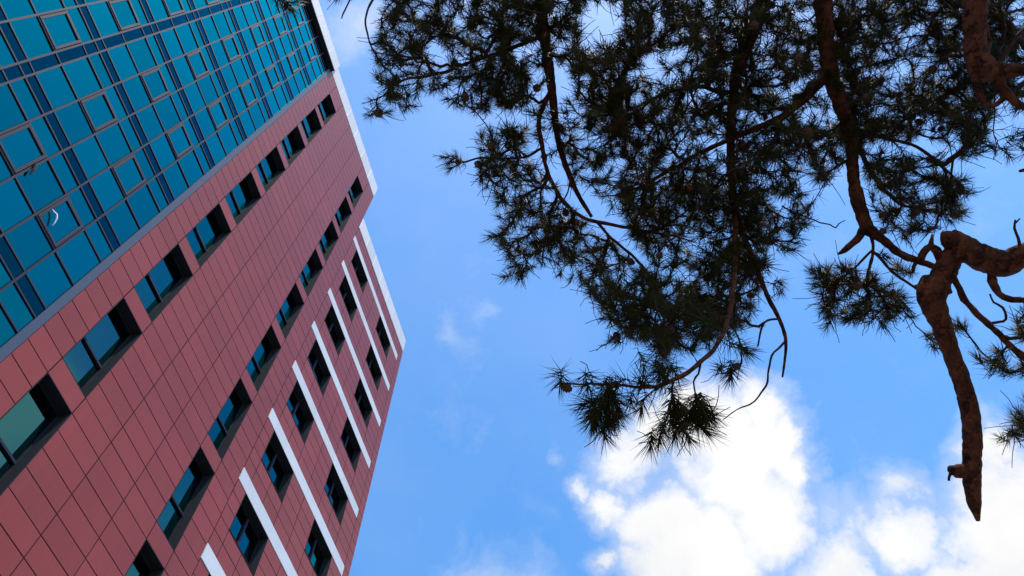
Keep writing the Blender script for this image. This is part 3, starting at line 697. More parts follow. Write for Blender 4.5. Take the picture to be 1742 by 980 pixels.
# foliage shoots: centimetres east, north, up
SHOOTS = [
    (20, 179, 438), (-126, 43, 617), (-123, 45, 616), (-40, 132, 618), (-120, 42, 617), (251, 208, 537), (60, 207, 433), (-37, 135, 617), (238, 221, 535), (102, 201, 483), (259, 217, 550), (234, 215, 535),
    (104, 197, 473), (104, 197, 471), (111, 188, 478), (-36, 138, 615), (156, 198, 560), (228, 185, 559), (251, 211, 542), (243, 221, 550), (57, 196, 444), (103, 176, 460), (-86, 109, 633), (32, 181, 439),
    (250, 228, 552), (207, 171, 549), (-32, 133, 618), (154, 191, 559), (64, 206, 434), (56, 184, 444), (251, 244, 481), (229, 189, 568), (264, 93, 560), (259, 114, 549), (76, 193, 466), (252, 101, 538),
    (153, 166, 548), (58, 180, 451), (32, 193, 442), (22, 135, 625), (53, 197, 450), (20, 85, 608), (222, 203, 538), (243, 210, 503), (44, 183, 441), (77, 208, 438), (32, 169, 664), (66, 185, 446),
    (273, 217, 514), (216, 180, 551), (-85, 101, 638), (30, 201, 595), (19, 91, 628), (69, 211, 449), (238, 160, 563), (73, 193, 442), (244, 165, 575), (213, 150, 590), (154, 170, 561), (91, 79, 627),
    (39, 201, 432), (270, 119, 580), (222, 183, 562), (62, 162, 611), (263, 145, 578), (-77, 108, 634), (84, 206, 440), (280, 117, 571), (71, 196, 442), (69, 194, 468), (-81, 89, 640), (-4, 194, 577),
    (24, 146, 600), (53, 202, 515), (259, 138, 582), (-64, 106, 635), (-39, 105, 657), (71, 205, 436), (59, 218, 539), (70, 201, 442), (123, 130, 604), (-81, 106, 635), (40, 153, 630), (92, 114, 557),
    (214, 121, 680), (249, 203, 497), (249, 119, 601), (176, 206, 536), (21, 165, 626), (79, 200, 446), (44, 130, 648), (76, 202, 439), (213, 158, 545), (228, 170, 573), (117, 130, 622), (168, 91, 572),
    (209, 187, 545), (-7, 173, 622), (89, 196, 493), (85, 209, 449), (18, 128, 644), (264, 136, 623), (129, 202, 533), (258, 213, 496), (168, 51, 690), (32, 163, 622), (33, 107, 625), (12, 84, 684),
    (184, 159, 618), (34, 191, 429), (20, 83, 644), (-60, 104, 632), (251, 116, 610), (46, 145, 610), (-82, 80, 655), (-45, 91, 614), (-7, 152, 591), (162, 48, 659), (231, 209, 558), (57, 155, 609),
    (116, 121, 568), (257, 163, 582), (28, 131, 626), (240, 114, 573), (-34, 81, 649), (180, 145, 624), (103, 170, 572), (-33, 101, 634), (272, 125, 593), (60, 139, 607), (72, 199, 442), (-19, 127, 649),
    (-38, 89, 620), (187, 113, 630), (68, 186, 456), (18, 156, 602), (5, 174, 589), (65, 184, 458), (19, 125, 633), (265, 117, 577), (46, 196, 441), (-11, 174, 592), (-51, 48, 657), (197, 180, 524),
    (45, 193, 438), (120, 186, 593), (256, 89, 660), (-44, 80, 634), (-60, 102, 657), (275, 92, 582), (36, 196, 434), (152, 136, 591), (204, 120, 573), (17, 120, 644), (88, 200, 443), (60, 46, 648),
    (246, 132, 604), (229, 122, 561), (268, 88, 569), (96, 208, 515), (155, 214, 598), (36, 157, 589), (55, 160, 631), (12, 106, 623), (-35, 80, 636), (-18, 129, 656), (256, 210, 510), (41, 193, 443),
    (150, 81, 617), (232, 91, 637), (261, 127, 592), (84, 93, 656), (37, 103, 631), (158, 139, 544), (-62, 91, 631), (84, 197, 445), (10, 123, 649), (90, 80, 605), (20, 200, 612), (232, 64, 619),
    (-31, 103, 631), (-49, 83, 586), (89, 186, 554), (88, 193, 590), (162, 170, 568), (221, 80, 627), (-78, 85, 639), (13, 198, 600), (94, 192, 585), (28, 192, 591), (13, 82, 657), (20, 83, 654),
    (198, 132, 558), (35, 196, 440), (64, 186, 606), (158, 223, 609), (205, 124, 586), (-52, 79, 650), (150, 208, 585), (265, 250, 492), (163, 92, 620), (41, 187, 435), (172, 57, 633), (226, 71, 594),
    (271, 255, 499), (59, 160, 630), (259, 89, 662), (164, 85, 670), (204, 144, 561), (-17, 126, 610), (48, 177, 601), (255, 239, 479), (39, 214, 616), (203, 208, 543), (205, 202, 544), (20, 117, 628),
    (105, 131, 583), (213, 156, 580), (253, 161, 591), (-46, 90, 629), (-71, 80, 593), (-36, 85, 658), (-21, 101, 606), (40, 194, 435), (41, 198, 434), (39, 89, 604), (8, 166, 586), (175, 159, 586),
    (42, 199, 594), (99, 122, 579), (164, 196, 616), (35, 111, 615), (102, 76, 611), (222, 80, 629), (109, 137, 599), (109, 188, 594), (20, 153, 642), (232, 172, 595), (73, 150, 640), (-28, 60, 625),
    (97, 200, 587), (42, 139, 614), (7, 128, 610), (107, 86, 665), (88, 97, 645), (270, 129, 599), (50, 199, 532), (7, 187, 597), (245, 154, 604), (231, 140, 582), (29, 124, 624), (224, 150, 606),
    (180, 94, 630), (-75, 77, 622), (26, 113, 631), (54, 70, 632), (78, 215, 530), (157, 87, 622), (-15, 155, 630), (-27, 96, 631), (206, 154, 553), (4, 148, 558), (242, 89, 662), (13, 176, 569),
    (7, 181, 583), (258, 217, 504), (109, 167, 569), (-32, 78, 668), (34, 67, 651), (102, 73, 655), (269, 197, 519), (80, 121, 552), (152, 47, 643), (36, 124, 624), (3, 152, 620), (238, 138, 597),
    (-51, 77, 634), (174, 187, 562), (12, 145, 643), (217, 144, 607), (-25, 106, 662), (117, 176, 601), (123, 175, 597), (204, 121, 650), (11, 150, 598), (17, 149, 608), (227, 91, 615), (239, 102, 645),
    (-40, 95, 677), (-38, 84, 593), (229, 97, 629), (-53, 89, 620), (173, 99, 603), (149, 118, 626), (319, 95, 655), (52, 152, 627), (58, 149, 622), (25, 106, 622), (238, 152, 578), (259, 121, 613),
    (149, 203, 582), (77, 202, 443), (248, 136, 564), (-12, 117, 616), (-44, 89, 643), (-8, 154, 635), (23, 109, 660), (244, 153, 586), (222, 66, 617), (45, 106, 643), (256, 123, 586), (247, 155, 576),
    (192, 116, 666), (269, 121, 614), (-70, 60, 649), (54, 121, 624), (142, 229, 581), (178, 182, 643), (81, 199, 444), (55, 183, 609), (79, 93, 650), (155, 89, 609), (156, 69, 658), (206, 206, 536),
    (32, 67, 653), (-18, 144, 611), (120, 203, 593), (224, 130, 598), (-19, 141, 623), (-18, 143, 608), (55, 123, 607), (-9, 154, 614), (242, 155, 589), (111, 125, 588), (2, 178, 619), (42, 187, 442),
    (81, 175, 526), (192, 56, 721), (-49, 85, 651), (204, 97, 657), (40, 90, 620), (266, 160, 587), (14, 182, 584), (230, 126, 569), (204, 191, 539), (88, 72, 568), (16, 107, 623), (21, 111, 665),
    (155, 76, 658), (-69, 92, 677), (45, 202, 442), (154, 141, 604), (285, 91, 670), (233, 154, 567), (5, 150, 567), (213, 127, 587), (110, 113, 627), (102, 129, 598), (66, 154, 626), (195, 200, 561),
    (45, 94, 646), (37, 54, 689), (29, 46, 645), (-77, 59, 648), (110, 126, 601), (225, 71, 598), (38, 138, 612), (239, 150, 592), (93, 196, 544), (144, 139, 646), (198, 54, 671), (171, 46, 618),
    (42, 162, 580), (39, 143, 615), (262, 51, 671), (71, 213, 615), (17, 186, 580), (-71, 77, 624), (84, 183, 575), (86, 67, 600), (262, 219, 510), (99, 172, 584), (-14, 75, 610), (137, 112, 629),
    (90, 194, 536), (-56, 83, 622), (37, 193, 436), (4, 180, 598), (8, 193, 615), (174, 105, 682), (193, 63, 673), (86, 102, 655), (-1, 165, 609), (215, 106, 673), (17, 76, 642), (72, 202, 580),
    (-44, 78, 603), (218, 195, 551), (243, 109, 608), (43, 102, 650), (260, 221, 520), (-8, 129, 637), (38, 118, 631), (171, 191, 543), (173, 187, 547), (2, 180, 561), (188, 137, 597), (213, 98, 597),
    (118, 165, 561), (-5, 147, 604), (264, 99, 678), (15, 179, 620), (278, 60, 617), (235, 93, 655), (221, 81, 625), (26, 159, 608), (183, 197, 545), (142, 196, 575), (13, 160, 594), (47, 127, 614),
    (10, 171, 584), (265, 125, 599), (191, 213, 559), (176, 162, 613), (108, 87, 656), (233, 78, 633), (168, 87, 595), (187, 93, 606), (46, 128, 676), (-15, 64, 677), (169, 127, 597), (178, 86, 612),
    (227, 74, 641), (56, 144, 608), (252, 84, 660), (256, 143, 574), (232, 170, 587), (-4, 148, 599), (167, 183, 536), (216, 139, 637), (188, 112, 664), (-55, 48, 658), (135, 170, 599), (162, 155, 612),
    (-62, 96, 629), (-4, 167, 636), (12, 160, 592), (-73, 49, 642), (-65, 43, 627), (-15, 75, 642), (79, 88, 618), (90, 90, 619), (262, 96, 637), (254, 88, 621), (156, 164, 586), (169, 181, 550),
    (39, 144, 640), (1, 172, 641), (3, 187, 577), (4, 149, 612), (118, 132, 655), (15, 167, 645), (157, 148, 603), (98, 180, 607), (189, 192, 653), (179, 191, 536), (-61, 85, 666), (37, 54, 684),
    (21, 78, 639), (248, 79, 661), (-9, 46, 655), (264, 122, 598), (102, 124, 575), (111, 127, 600), (96, 126, 606), (258, 234, 486), (-1, 135, 582), (81, 214, 519), (139, 128, 651), (22, 182, 575),
    (84, 48, 629), (208, 56, 596), (13, 184, 605), (44, 192, 449), (153, 53, 626), (118, 180, 615), (83, 47, 654), (96, 147, 620), (186, 177, 615), (144, 206, 607), (181, 75, 642), (129, 172, 597),
    (128, 167, 577), (178, 97, 610), (7, 166, 661), (183, 87, 622), (140, 216, 591), (144, 122, 627), (280, 76, 644), (43, 196, 435), (67, 67, 646), (212, 132, 578), (80, 43, 616), (268, 94, 639),
    (142, 115, 597), (201, 211, 549), (-67, 101, 624), (183, 197, 554), (-28, 49, 650), (132, 169, 580), (210, 53, 656), (108, 78, 629), (32, 129, 628), (55, 206, 541), (325, 62, 683), (207, 200, 544),
    (87, 204, 447), (-64, 56, 645), (132, 89, 609), (90, 148, 614), (121, 195, 546), (115, 172, 594), (102, 159, 565), (88, 193, 605), (77, 158, 528), (84, 200, 444), (138, 86, 662), (149, 100, 629),
    (88, 126, 643), (106, 67, 662), (46, 182, 630), (91, 176, 556), (14, 165, 608), (-34, 51, 669), (40, 178, 628), (254, 75, 656), (80, 212, 558), (71, 102, 628), (-11, 114, 598), (177, 100, 636),
    (80, 203, 535), (55, 137, 615), (123, 52, 656), (259, 97, 661), (-72, 73, 684), (196, 76, 589), (186, 181, 556), (45, 176, 618), (17, 128, 654), (180, 154, 628), (9, 133, 653), (84, 162, 548),
    (34, 126, 648), (69, 179, 550), (-51, 69, 686), (254, 233, 473), (243, 66, 657), (232, 112, 624), (18, 149, 619), (113, 196, 617), (278, 94, 677), (191, 128, 607), (96, 184, 598), (150, 106, 611),
    (-1, 190, 598), (-33, 52, 646), (-69, 106, 664), (246, 130, 593), (202, 147, 642), (125, 181, 552), (-6, 196, 662), (5, 201, 591), (127, 48, 613), (170, 151, 593), (43, 98, 618), (132, 143, 576),
    (10, 130, 587), (-68, 64, 654), (164, 163, 567), (20, 118, 673), (115, 193, 566), (173, 149, 620), (152, 138, 575), (66, 189, 537), (67, 192, 553), (268, 246, 498), (270, 242, 497), (281, 79, 590),
    (140, 110, 614), (-84, 78, 671), (262, 157, 581), (138, 140, 618), (127, 124, 583), (110, 106, 633), (173, 166, 606), (96, 158, 579), (201, 189, 577), (140, 65, 594), (44, 184, 591), (228, 144, 673),
    (-13, 69, 665), (199, 213, 566), (154, 52, 679), (34, 170, 574), (-28, 90, 633), (42, 201, 590), (-70, 80, 634), (89, 109, 607), (191, 105, 661), (230, 101, 642), (290, 106, 650), (261, 56, 657),
    (228, 76, 624), (252, 81, 682), (147, 135, 596), (69, 197, 608), (66, 191, 608), (156, 55, 632), (41, 195, 579), (94, 119, 618), (178, 191, 639), (122, 186, 563), (98, 179, 562), (-13, 105, 636),
    (126, 141, 605), (153, 51, 652), (115, 183, 565), (101, 201, 507), (116, 201, 588), (95, 132, 596), (253, 210, 504), (167, 104, 645), (161, 58, 606), (62, 126, 559), (239, 75, 631), (49, 116, 656),
    (179, 117, 599), (194, 139, 661), (37, 160, 583), (102, 169, 590), (102, 221, 552), (211, 131, 578), (83, 164, 626), (102, 118, 604), (99, 71, 641), (47, 130, 624), (297, 85, 634), (65, 137, 637),
    (242, 111, 664), (217, 95, 604), (-28, 97, 615), (141, 214, 564), (163, 116, 627), (195, 132, 632), (77, 156, 619), (-57, 81, 611), (80, 155, 632), (132, 215, 580), (154, 111, 635), (122, 121, 627),
    (261, 101, 615), (174, 97, 593), (222, 140, 598), (256, 148, 582), (29, 159, 597), (-6, 122, 629), (115, 190, 558), (264, 79, 664), (270, 122, 594), (94, 201, 526), (126, 132, 582), (86, 103, 663),
    (286, 106, 618), (211, 109, 618), (99, 131, 588), (-23, 52, 646), (87, 104, 650), (123, 98, 604), (157, 199, 622), (314, 85, 648), (-18, 68, 667), (114, 181, 540), (-22, 66, 674), (260, 88, 622),
    (77, 94, 633), (299, 55, 645), (30, 65, 642), (176, 201, 546), (76, 144, 613), (138, 137, 563), (199, 51, 608), (166, 131, 593), (124, 152, 580), (75, 105, 649), (195, 57, 665), (237, 73, 648),
    (113, 53, 621), (0, 179, 575), (97, 120, 603), (29, 120, 655), (44, 169, 511), (143, 170, 615), (47, 192, 596), (-37, 74, 656), (-38, 56, 668), (-59, 64, 636), (223, 155, 581), (145, 164, 644),
    (279, 58, 607), (132, 71, 629), (246, 155, 579), (115, 120, 621), (200, 99, 586), (0, 197, 632), (-5, 173, 575), (130, 213, 595), (184, 114, 602), (64, 85, 608), (137, 85, 616), (121, 53, 632),
    (3, 136, 642), (134, 168, 610), (-60, 61, 636), (191, 198, 543), (-15, 63, 684), (276, 64, 667), (40, 129, 621), (-27, 70, 694), (121, 48, 624), (-1, 169, 606), (271, 243, 498), (222, 114, 639),
    (197, 105, 585), (280, 86, 638), (134, 111, 617), (189, 178, 547), (216, 196, 578), (175, 136, 589), (180, 50, 670), (169, 95, 607), (179, 105, 637), (98, 180, 609), (30, 170, 631), (105, 192, 611),
    (90, 164, 549), (117, 209, 580), (184, 68, 664), (202, 50, 629), (80, 51, 617), (49, 198, 560), (216, 120, 571), (66, 54, 618), (264, 84, 565), (189, 87, 624), (185, 61, 691), (11, 99, 635),
    (57, 179, 590), (151, 122, 572), (267, 117, 635), (161, 174, 609), (100, 75, 608), (236, 166, 576), (202, 57, 667), (51, 198, 547), (2, 157, 604), (127, 161, 579), (141, 187, 642), (94, 182, 565),
    (115, 48, 642), (86, 193, 610), (184, 82, 601), (188, 55, 634), (-55, 93, 676), (27, 115, 628), (32, 119, 637), (44, 87, 604), (109, 94, 594), (185, 78, 642), (200, 93, 642), (155, 89, 632),
    (36, 65, 614), (147, 139, 627), (226, 158, 592), (58, 74, 651), (-31, 83, 618), (187, 190, 566), (-1, 130, 641), (3, 127, 617), (55, 138, 619), (106, 148, 645), (84, 160, 555), (104, 110, 609),
    (228, 66, 640), (42, 139, 636), (97, 109, 640), (-4, 186, 631), (-9, 181, 611), (68, 204, 610), (152, 155, 595), (131, 204, 561), (90, 207, 651), (-62, 79, 653), (98, 206, 517), (71, 51, 638),
    (47, 175, 564), (146, 75, 631), (172, 176, 542), (108, 120, 631), (97, 106, 563), (128, 103, 627), (-65, 82, 609), (192, 189, 566), (84, 198, 443), (46, 189, 540), (266, 91, 659), (222, 126, 623),
    (60, 115, 642), (88, 228, 542), (56, 200, 542), (185, 85, 631), (136, 154, 629), (158, 129, 632), (-14, 121, 570), (182, 202, 557), (-54, 82, 627), (82, 87, 672), (258, 79, 613), (100, 82, 576),
    (78, 128, 573), (24, 183, 593), (21, 78, 680), (26, 79, 672), (69, 139, 664), (221, 60, 657), (76, 130, 591), (227, 145, 584), (220, 146, 573), (97, 169, 598), (130, 125, 589), (299, 64, 650),
    (109, 179, 561), (239, 143, 570), (74, 155, 586), (225, 50, 651), (135, 89, 634), (186, 68, 665), (154, 64, 653), (136, 98, 630), (134, 213, 608), (152, 122, 642), (120, 111, 625), (133, 124, 660),
    (174, 161, 627), (198, 49, 608), (189, 126, 602), (53, 147, 617), (54, 139, 585), (85, 120, 604), (168, 153, 574), (171, 125, 617), (64, 190, 608), (51, 143, 637), (50, 80, 687), (138, 184, 584),
    (24, 170, 599), (15, 146, 637), (89, 182, 603), (29, 123, 647), (25, 77, 711), (267, 119, 607), (234, 66, 675), (98, 70, 643), (114, 98, 613), (251, 97, 632), (180, 191, 545), (11, 106, 657),
    (186, 171, 633), (226, 49, 578), (198, 188, 550), (92, 69, 652), (239, 155, 598), (119, 62, 624), (2, 60, 669), (83, 170, 606), (136, 158, 621), (209, 64, 685), (90, 85, 590), (64, 215, 567),
    (102, 62, 687), (228, 56, 640), (155, 185, 605), (32, 173, 617), (190, 187, 522), (126, 55, 635), (133, 185, 556), (133, 121, 568), (186, 87, 597), (237, 70, 656), (120, 145, 569), (263, 116, 654),
    (2, 152, 637), (-59, 53, 660), (85, 175, 580), (83, 209, 541), (224, 60, 643), (222, 132, 588), (38, 139, 656), (73, 192, 513), (254, 115, 574), (141, 87, 628), (13, 177, 607), (103, 101, 659),
    (29, 169, 614), (-16, 133, 607), (157, 156, 632), (21, 175, 601), (175, 112, 586), (130, 191, 618), (259, 72, 657), (71, 137, 634), (70, 206, 613), (95, 160, 572), (87, 145, 524), (11, 153, 589),
    (130, 167, 616), (177, 70, 617), (243, 136, 609), (205, 126, 626), (247, 69, 712), (205, 70, 607), (76, 96, 632), (118, 80, 678), (67, 186, 531), (22, 174, 570), (165, 145, 585), (48, 98, 634),
    (29, 58, 670), (288, 82, 619), (333, 98, 685), (46, 135, 623), (140, 52, 678), (64, 211, 620), (182, 209, 550), (209, 87, 613), (171, 67, 688), (192, 119, 611), (194, 126, 622), (114, 47, 653),
    (88, 182, 532), (92, 182, 539), (218, 74, 650), (46, 185, 606), (262, 59, 660), (84, 111, 592), (256, 70, 573), (78, 187, 563), (132, 82, 613), (235, 108, 620), (59, 192, 540), (200, 50, 659),
    (-10, 84, 643), (-60, 49, 654), (242, 110, 644), (-63, 89, 593), (-77, 103, 653), (-12, 80, 633), (234, 169, 580), (-65, 61, 635), (201, 201, 567), (135, 64, 638), (183, 54, 636), (85, 107, 590),
    (90, 105, 596), (174, 164, 601), (249, 91, 617), (211, 49, 661), (95, 106, 588), (191, 119, 575), (65, 197, 553), (255, 115, 601), (79, 155, 598), (9, 199, 597), (147, 179, 579), (182, 201, 548),
    (288, 125, 684), (245, 118, 646), (116, 93, 638), (58, 188, 598), (54, 180, 587), (89, 134, 651), (72, 130, 605), (189, 183, 637), (-16, 68, 641), (92, 111, 583), (36, 169, 601), (220, 130, 574),
    (57, 196, 527), (97, 159, 630), (-22, 87, 643), (150, 128, 626), (-7, 148, 634), (-53, 76, 648), (9, 139, 592), (58, 76, 591), (-35, 63, 663), (177, 202, 540), (-5, 182, 601), (221, 146, 560),
    (70, 195, 608), (136, 138, 581), (215, 116, 621), (225, 69, 678), (126, 128, 664), (114, 117, 632), (235, 136, 608), (143, 124, 578), (198, 147, 622), (237, 139, 584), (131, 214, 595), (72, 150, 569),
    (97, 193, 562), (-2, 124, 625), (184, 142, 652), (102, 155, 588), (-72, 104, 661), (218, 103, 620), (6, 150, 569), (117, 193, 594), (117, 201, 601), (-3, 181, 624), (43, 199, 613), (21, 109, 649),
    (106, 184, 619), (259, 86, 575), (46, 116, 621), (184, 100, 638), (184, 117, 586), (102, 132, 640), (125, 58, 618), (204, 195, 551), (289, 54, 707), (103, 183, 564), (125, 174, 637), (273, 110, 612),
    (103, 125, 645), (95, 122, 617), (257, 102, 653), (58, 181, 521), (102, 100, 595), (234, 101, 627), (237, 107, 633), (141, 195, 598), (14, 61, 675), (58, 105, 652), (217, 212, 556), (217, 141, 579),
    (248, 153, 563), (71, 73, 675), (47, 181, 588), (54, 189, 612), (138, 85, 618), (92, 125, 645), (83, 172, 602), (218, 124, 562), (250, 213, 502), (244, 53, 623), (283, 60, 686), (174, 67, 690),
    (62, 200, 531), (141, 177, 603), (260, 106, 597), (32, 202, 620), (28, 174, 567), (194, 62, 668), (183, 54, 634), (247, 91, 624), (280, 98, 689), (121, 204, 564), (-1, 142, 638), (117, 138, 594),
    (110, 136, 580), (154, 133, 586), (153, 172, 576), (199, 117, 625), (152, 180, 593), (174, 183, 544), (-62, 56, 678), (7, 63, 673), (3, 193, 614), (153, 69, 600), (159, 69, 624), (218, 210, 550),
    (216, 202, 543), (190, 124, 612), (183, 91, 648), (11, 64, 626), (-3, 136, 614), (41, 179, 532), (161, 178, 657), (248, 118, 634), (85, 130, 593), (38, 171, 595), (64, 91, 647), (11, 139, 592),
    (9, 149, 634), (41, 146, 668), (305, 121, 649), (87, 205, 545), (82, 137, 647), (71, 122, 560), (214, 191, 539), (86, 189, 609), (220, 135, 660), (205, 123, 612), (103, 71, 681), (205, 101, 608),
    (9, 109, 658), (128, 112, 610), (259, 61, 645), (62, 130, 625), (209, 216, 563), (156, 205, 603), (280, 97, 628), (110, 199, 517), (58, 101, 640), (220, 126, 583), (229, 136, 601), (179, 81, 602),
    (243, 118, 634), (178, 170, 607), (-37, 60, 674), (88, 191, 517), (149, 77, 602), (-58, 92, 658), (84, 199, 538), (107, 99, 602), (219, 64, 662), (194, 77, 649), (36, 173, 566), (155, 82, 594),
    (61, 118, 659), (67, 185, 538), (81, 209, 510), (164, 108, 640), (-4, 120, 629), (175, 144, 622), (80, 147, 640), (161, 167, 580), (100, 206, 527), (294, 112, 629), (318, 118, 672), (263, 74, 655),
    (256, 76, 638), (-9, 120, 604), (-14, 130, 632), (267, 67, 643), (144, 87, 652), (138, 153, 605), (71, 135, 604), (254, 107, 651), (103, 189, 590), (-2, 185, 597), (199, 83, 608), (162, 121, 632),
    (204, 128, 627), (74, 78, 621), (254, 214, 500), (133, 199, 565), (251, 108, 642), (228, 98, 611), (238, 68, 624), (238, 64, 619), (-55, 55, 635), (-60, 54, 641), (39, 63, 627), (121, 67, 633),
    (161, 151, 612), (58, 93, 620), (114, 153, 633), (305, 87, 632), (76, 197, 563), (273, 108, 599), (52, 88, 631), (143, 174, 577), (94, 151, 575), (53, 80, 670), (-21, 97, 639), (-22, 96, 661),
    (16, 177, 618), (69, 90, 648), (121, 61, 648), (96, 200, 518), (306, 68, 668), (126, 174, 603), (173, 71, 664), (96, 194, 552), (131, 113, 600), (132, 120, 619), (136, 203, 587), (129, 154, 585),
    (278, 71, 674), (141, 126, 601), (164, 118, 614), (188, 190, 554), (136, 130, 600), (-55, 67, 650), (-7, 152, 600), (186, 70, 630), (72, 80, 617), (103, 69, 638), (229, 47, 621), (234, 74, 667),
    (182, 137, 608), (211, 155, 566), (182, 185, 563), (-14, 142, 609), (221, 159, 586), (110, 87, 620), (32, 84, 673), (-10, 49, 643), (214, 51, 690), (236, 88, 595), (278, 60, 628), (47, 113, 638),
    (192, 183, 544), (184, 177, 537), (176, 50, 645), (-45, 65, 645), (14, 73, 688), (115, 109, 632), (-13, 137, 609), (222, 80, 644), (200, 121, 628), (198, 103, 613), (81, 133, 620), (146, 134, 607),
    (120, 91, 633), (123, 99, 619), (-15, 135, 649), (57, 190, 598), (88, 163, 579), (28, 62, 666), (245, 208, 493), (56, 98, 659), (104, 49, 661), (-30, 49, 658), (123, 52, 613), (135, 54, 641),
    (260, 61, 628), (151, 115, 565), (49, 199, 607), (200, 47, 641), (-3, 56, 682), (22, 49, 618), (55, 93, 630), (186, 117, 629), (135, 127, 664), (255, 92, 613), (56, 198, 605), (151, 107, 631),
    (76, 112, 622), (76, 128, 614), (139, 191, 568), (190, 119, 613), (216, 52, 652), (188, 207, 540), (37, 186, 635), (95, 202, 530), (156, 160, 613), (235, 116, 615), (67, 101, 690), (73, 52, 649),
    (-16, 99, 632), (-18, 100, 660), (35, 166, 562), (107, 161, 522), (193, 53, 686), (188, 52, 685), (101, 78, 592), (136, 218, 619), (54, 99, 662), (-6, 132, 623), (-9, 77, 655), (-7, 68, 619),
    (126, 53, 656), (119, 49, 614), (2, 111, 604), (117, 172, 612), (136, 167, 611), (172, 177, 631), (71, 197, 608), (69, 196, 593), (269, 244, 494), (208, 196, 540), (102, 65, 668), (190, 82, 623),
    (238, 75, 598), (-18, 111, 656), (46, 47, 651), (109, 47, 638), (189, 205, 547), (200, 191, 544), (236, 65, 667), (259, 62, 670), (122, 173, 616), (188, 121, 641), (134, 211, 599), (307, 54, 682),
    (203, 84, 619), (-67, 84, 665), (160, 125, 640), (7, 154, 608), (187, 88, 646), (99, 204, 539), (228, 151, 587), (187, 92, 585), (87, 114, 608), (9, 65, 695), (-8, 72, 593), (294, 68, 621),
    (158, 162, 609), (122, 61, 650), (112, 59, 601), (-54, 58, 625), (184, 78, 626), (201, 51, 651), (16, 53, 677), (23, 164, 582), (38, 130, 612), (274, 96, 638), (106, 50, 614), (112, 55, 629),
    (-7, 111, 664), (141, 157, 583), (176, 109, 664), (158, 50, 629), (40, 85, 701), (114, 55, 688), (-68, 82, 655), (-8, 74, 631), (210, 105, 641), (134, 65, 654), (120, 63, 610), (177, 189, 561),
    (114, 169, 560), (214, 201, 548), (78, 200, 577), (86, 130, 618), (-17, 65, 611), (156, 144, 589), (-12, 94, 618), (81, 148, 582), (-72, 90, 650), (95, 49, 662), (99, 173, 641), (66, 92, 660),
    (275, 92, 639), (117, 162, 573), (106, 159, 640), (235, 71, 687), (123, 94, 650), (205, 92, 632), (209, 98, 647), (219, 91, 625), (156, 49, 623), (172, 58, 667), (40, 88, 646), (139, 213, 570),
    (159, 80, 590), (93, 110, 597), (71, 171, 490), (244, 53, 668), (259, 143, 591), (24, 167, 609), (163, 73, 647), (131, 151, 629), (242, 70, 587), (186, 182, 538), (124, 107, 601), (63, 125, 630),
    (199, 88, 627), (160, 135, 688), (283, 75, 683), (248, 107, 571), (206, 123, 639), (48, 195, 587), (159, 103, 615), (95, 105, 650), (140, 208, 563), (131, 188, 616), (176, 66, 627), (229, 148, 577),
    (129, 194, 596), (274, 131, 682), (77, 92, 579), (-20, 110, 662), (-15, 87, 649), (215, 82, 631), (76, 136, 615), (227, 71, 578), (147, 135, 591), (149, 140, 609), (214, 92, 632), (111, 210, 530),
    (70, 146, 603), (293, 58, 635), (273, 81, 630), (165, 57, 643), (253, 55, 650), (133, 78, 678), (267, 62, 639), (252, 96, 610), (133, 82, 614), (156, 93, 663), (190, 204, 540), (190, 198, 534),
    (226, 75, 671), (272, 115, 670), (104, 145, 632), (98, 141, 605), (142, 96, 630), (33, 63, 667), (156, 124, 612), (72, 162, 596), (14, 65, 706), (283, 92, 623), (165, 81, 700), (167, 90, 629),
    (161, 83, 603), (122, 119, 620), (145, 147, 612), (275, 88, 608), (72, 196, 533), (69, 198, 533), (161, 110, 635), (76, 112, 607), (164, 151, 601), (122, 106, 645), (160, 115, 585), (203, 88, 617),
    (78, 205, 528), (182, 82, 668), (117, 111, 640), (201, 101, 611), (259, 46, 599), (-37, 43, 625), (4, 203, 602), (239, 117, 605), (87, 168, 585), (91, 181, 623), (310, 91, 654), (191, 138, 619),
    (187, 137, 620), (-19, 89, 636), (-15, 95, 659), (183, 208, 558), (173, 194, 540), (5, 110, 655), (148, 156, 579), (126, 148, 605), (-69, 48, 672), (104, 214, 536), (200, 96, 617), (130, 139, 564),
    (65, 199, 565), (84, 179, 504), (95, 197, 534), (51, 128, 612), (94, 134, 622), (162, 102, 608), (124, 147, 582), (106, 166, 594), (-2, 98, 649), (51, 206, 601), (123, 148, 637), (17, 52, 658),
    (20, 54, 649), (148, 97, 672), (103, 243, 580), (307, 76, 644), (4, 138, 623), (176, 148, 644), (169, 139, 612), (201, 55, 624), (-36, 65, 650), (72, 109, 651), (52, 195, 531), (115, 161, 625),
    (88, 149, 619), (198, 201, 574), (184, 190, 555), (199, 180, 652), (59, 83, 617), (-8, 136, 610), (-13, 139, 616), (153, 63, 605), (-7, 129, 587), (69, 206, 541), (255, 80, 606), (282, 84, 651),
    (132, 131, 590), (215, 103, 634), (98, 51, 637), (152, 78, 595), (17, 165, 583), (74, 204, 546), (142, 130, 582), (147, 129, 596), (242, 112, 623), (230, 103, 595), (142, 210, 568), (146, 224, 591),
    (105, 216, 542), (5, 55, 645), (297, 75, 689), (265, 66, 639), (243, 135, 614), (236, 135, 603), (102, 150, 626), (233, 81, 673), (220, 80, 650), (79, 47, 661), (145, 150, 601), (42, 78, 683),
    (46, 77, 703), (148, 61, 672), (107, 87, 621), (15, 149, 626), (84, 209, 537), (140, 168, 573), (69, 190, 530), (-77, 65, 655), (-6, 193, 630), (43, 69, 677), (74, 66, 615), (74, 215, 566),
    (60, 139, 551), (214, 117, 602), (229, 142, 590), (222, 141, 584), (115, 202, 523), (29, 70, 706), (210, 54, 670), (110, 147, 590), (125, 119, 668), (126, 116, 652), (19, 57, 665), (135, 222, 567),
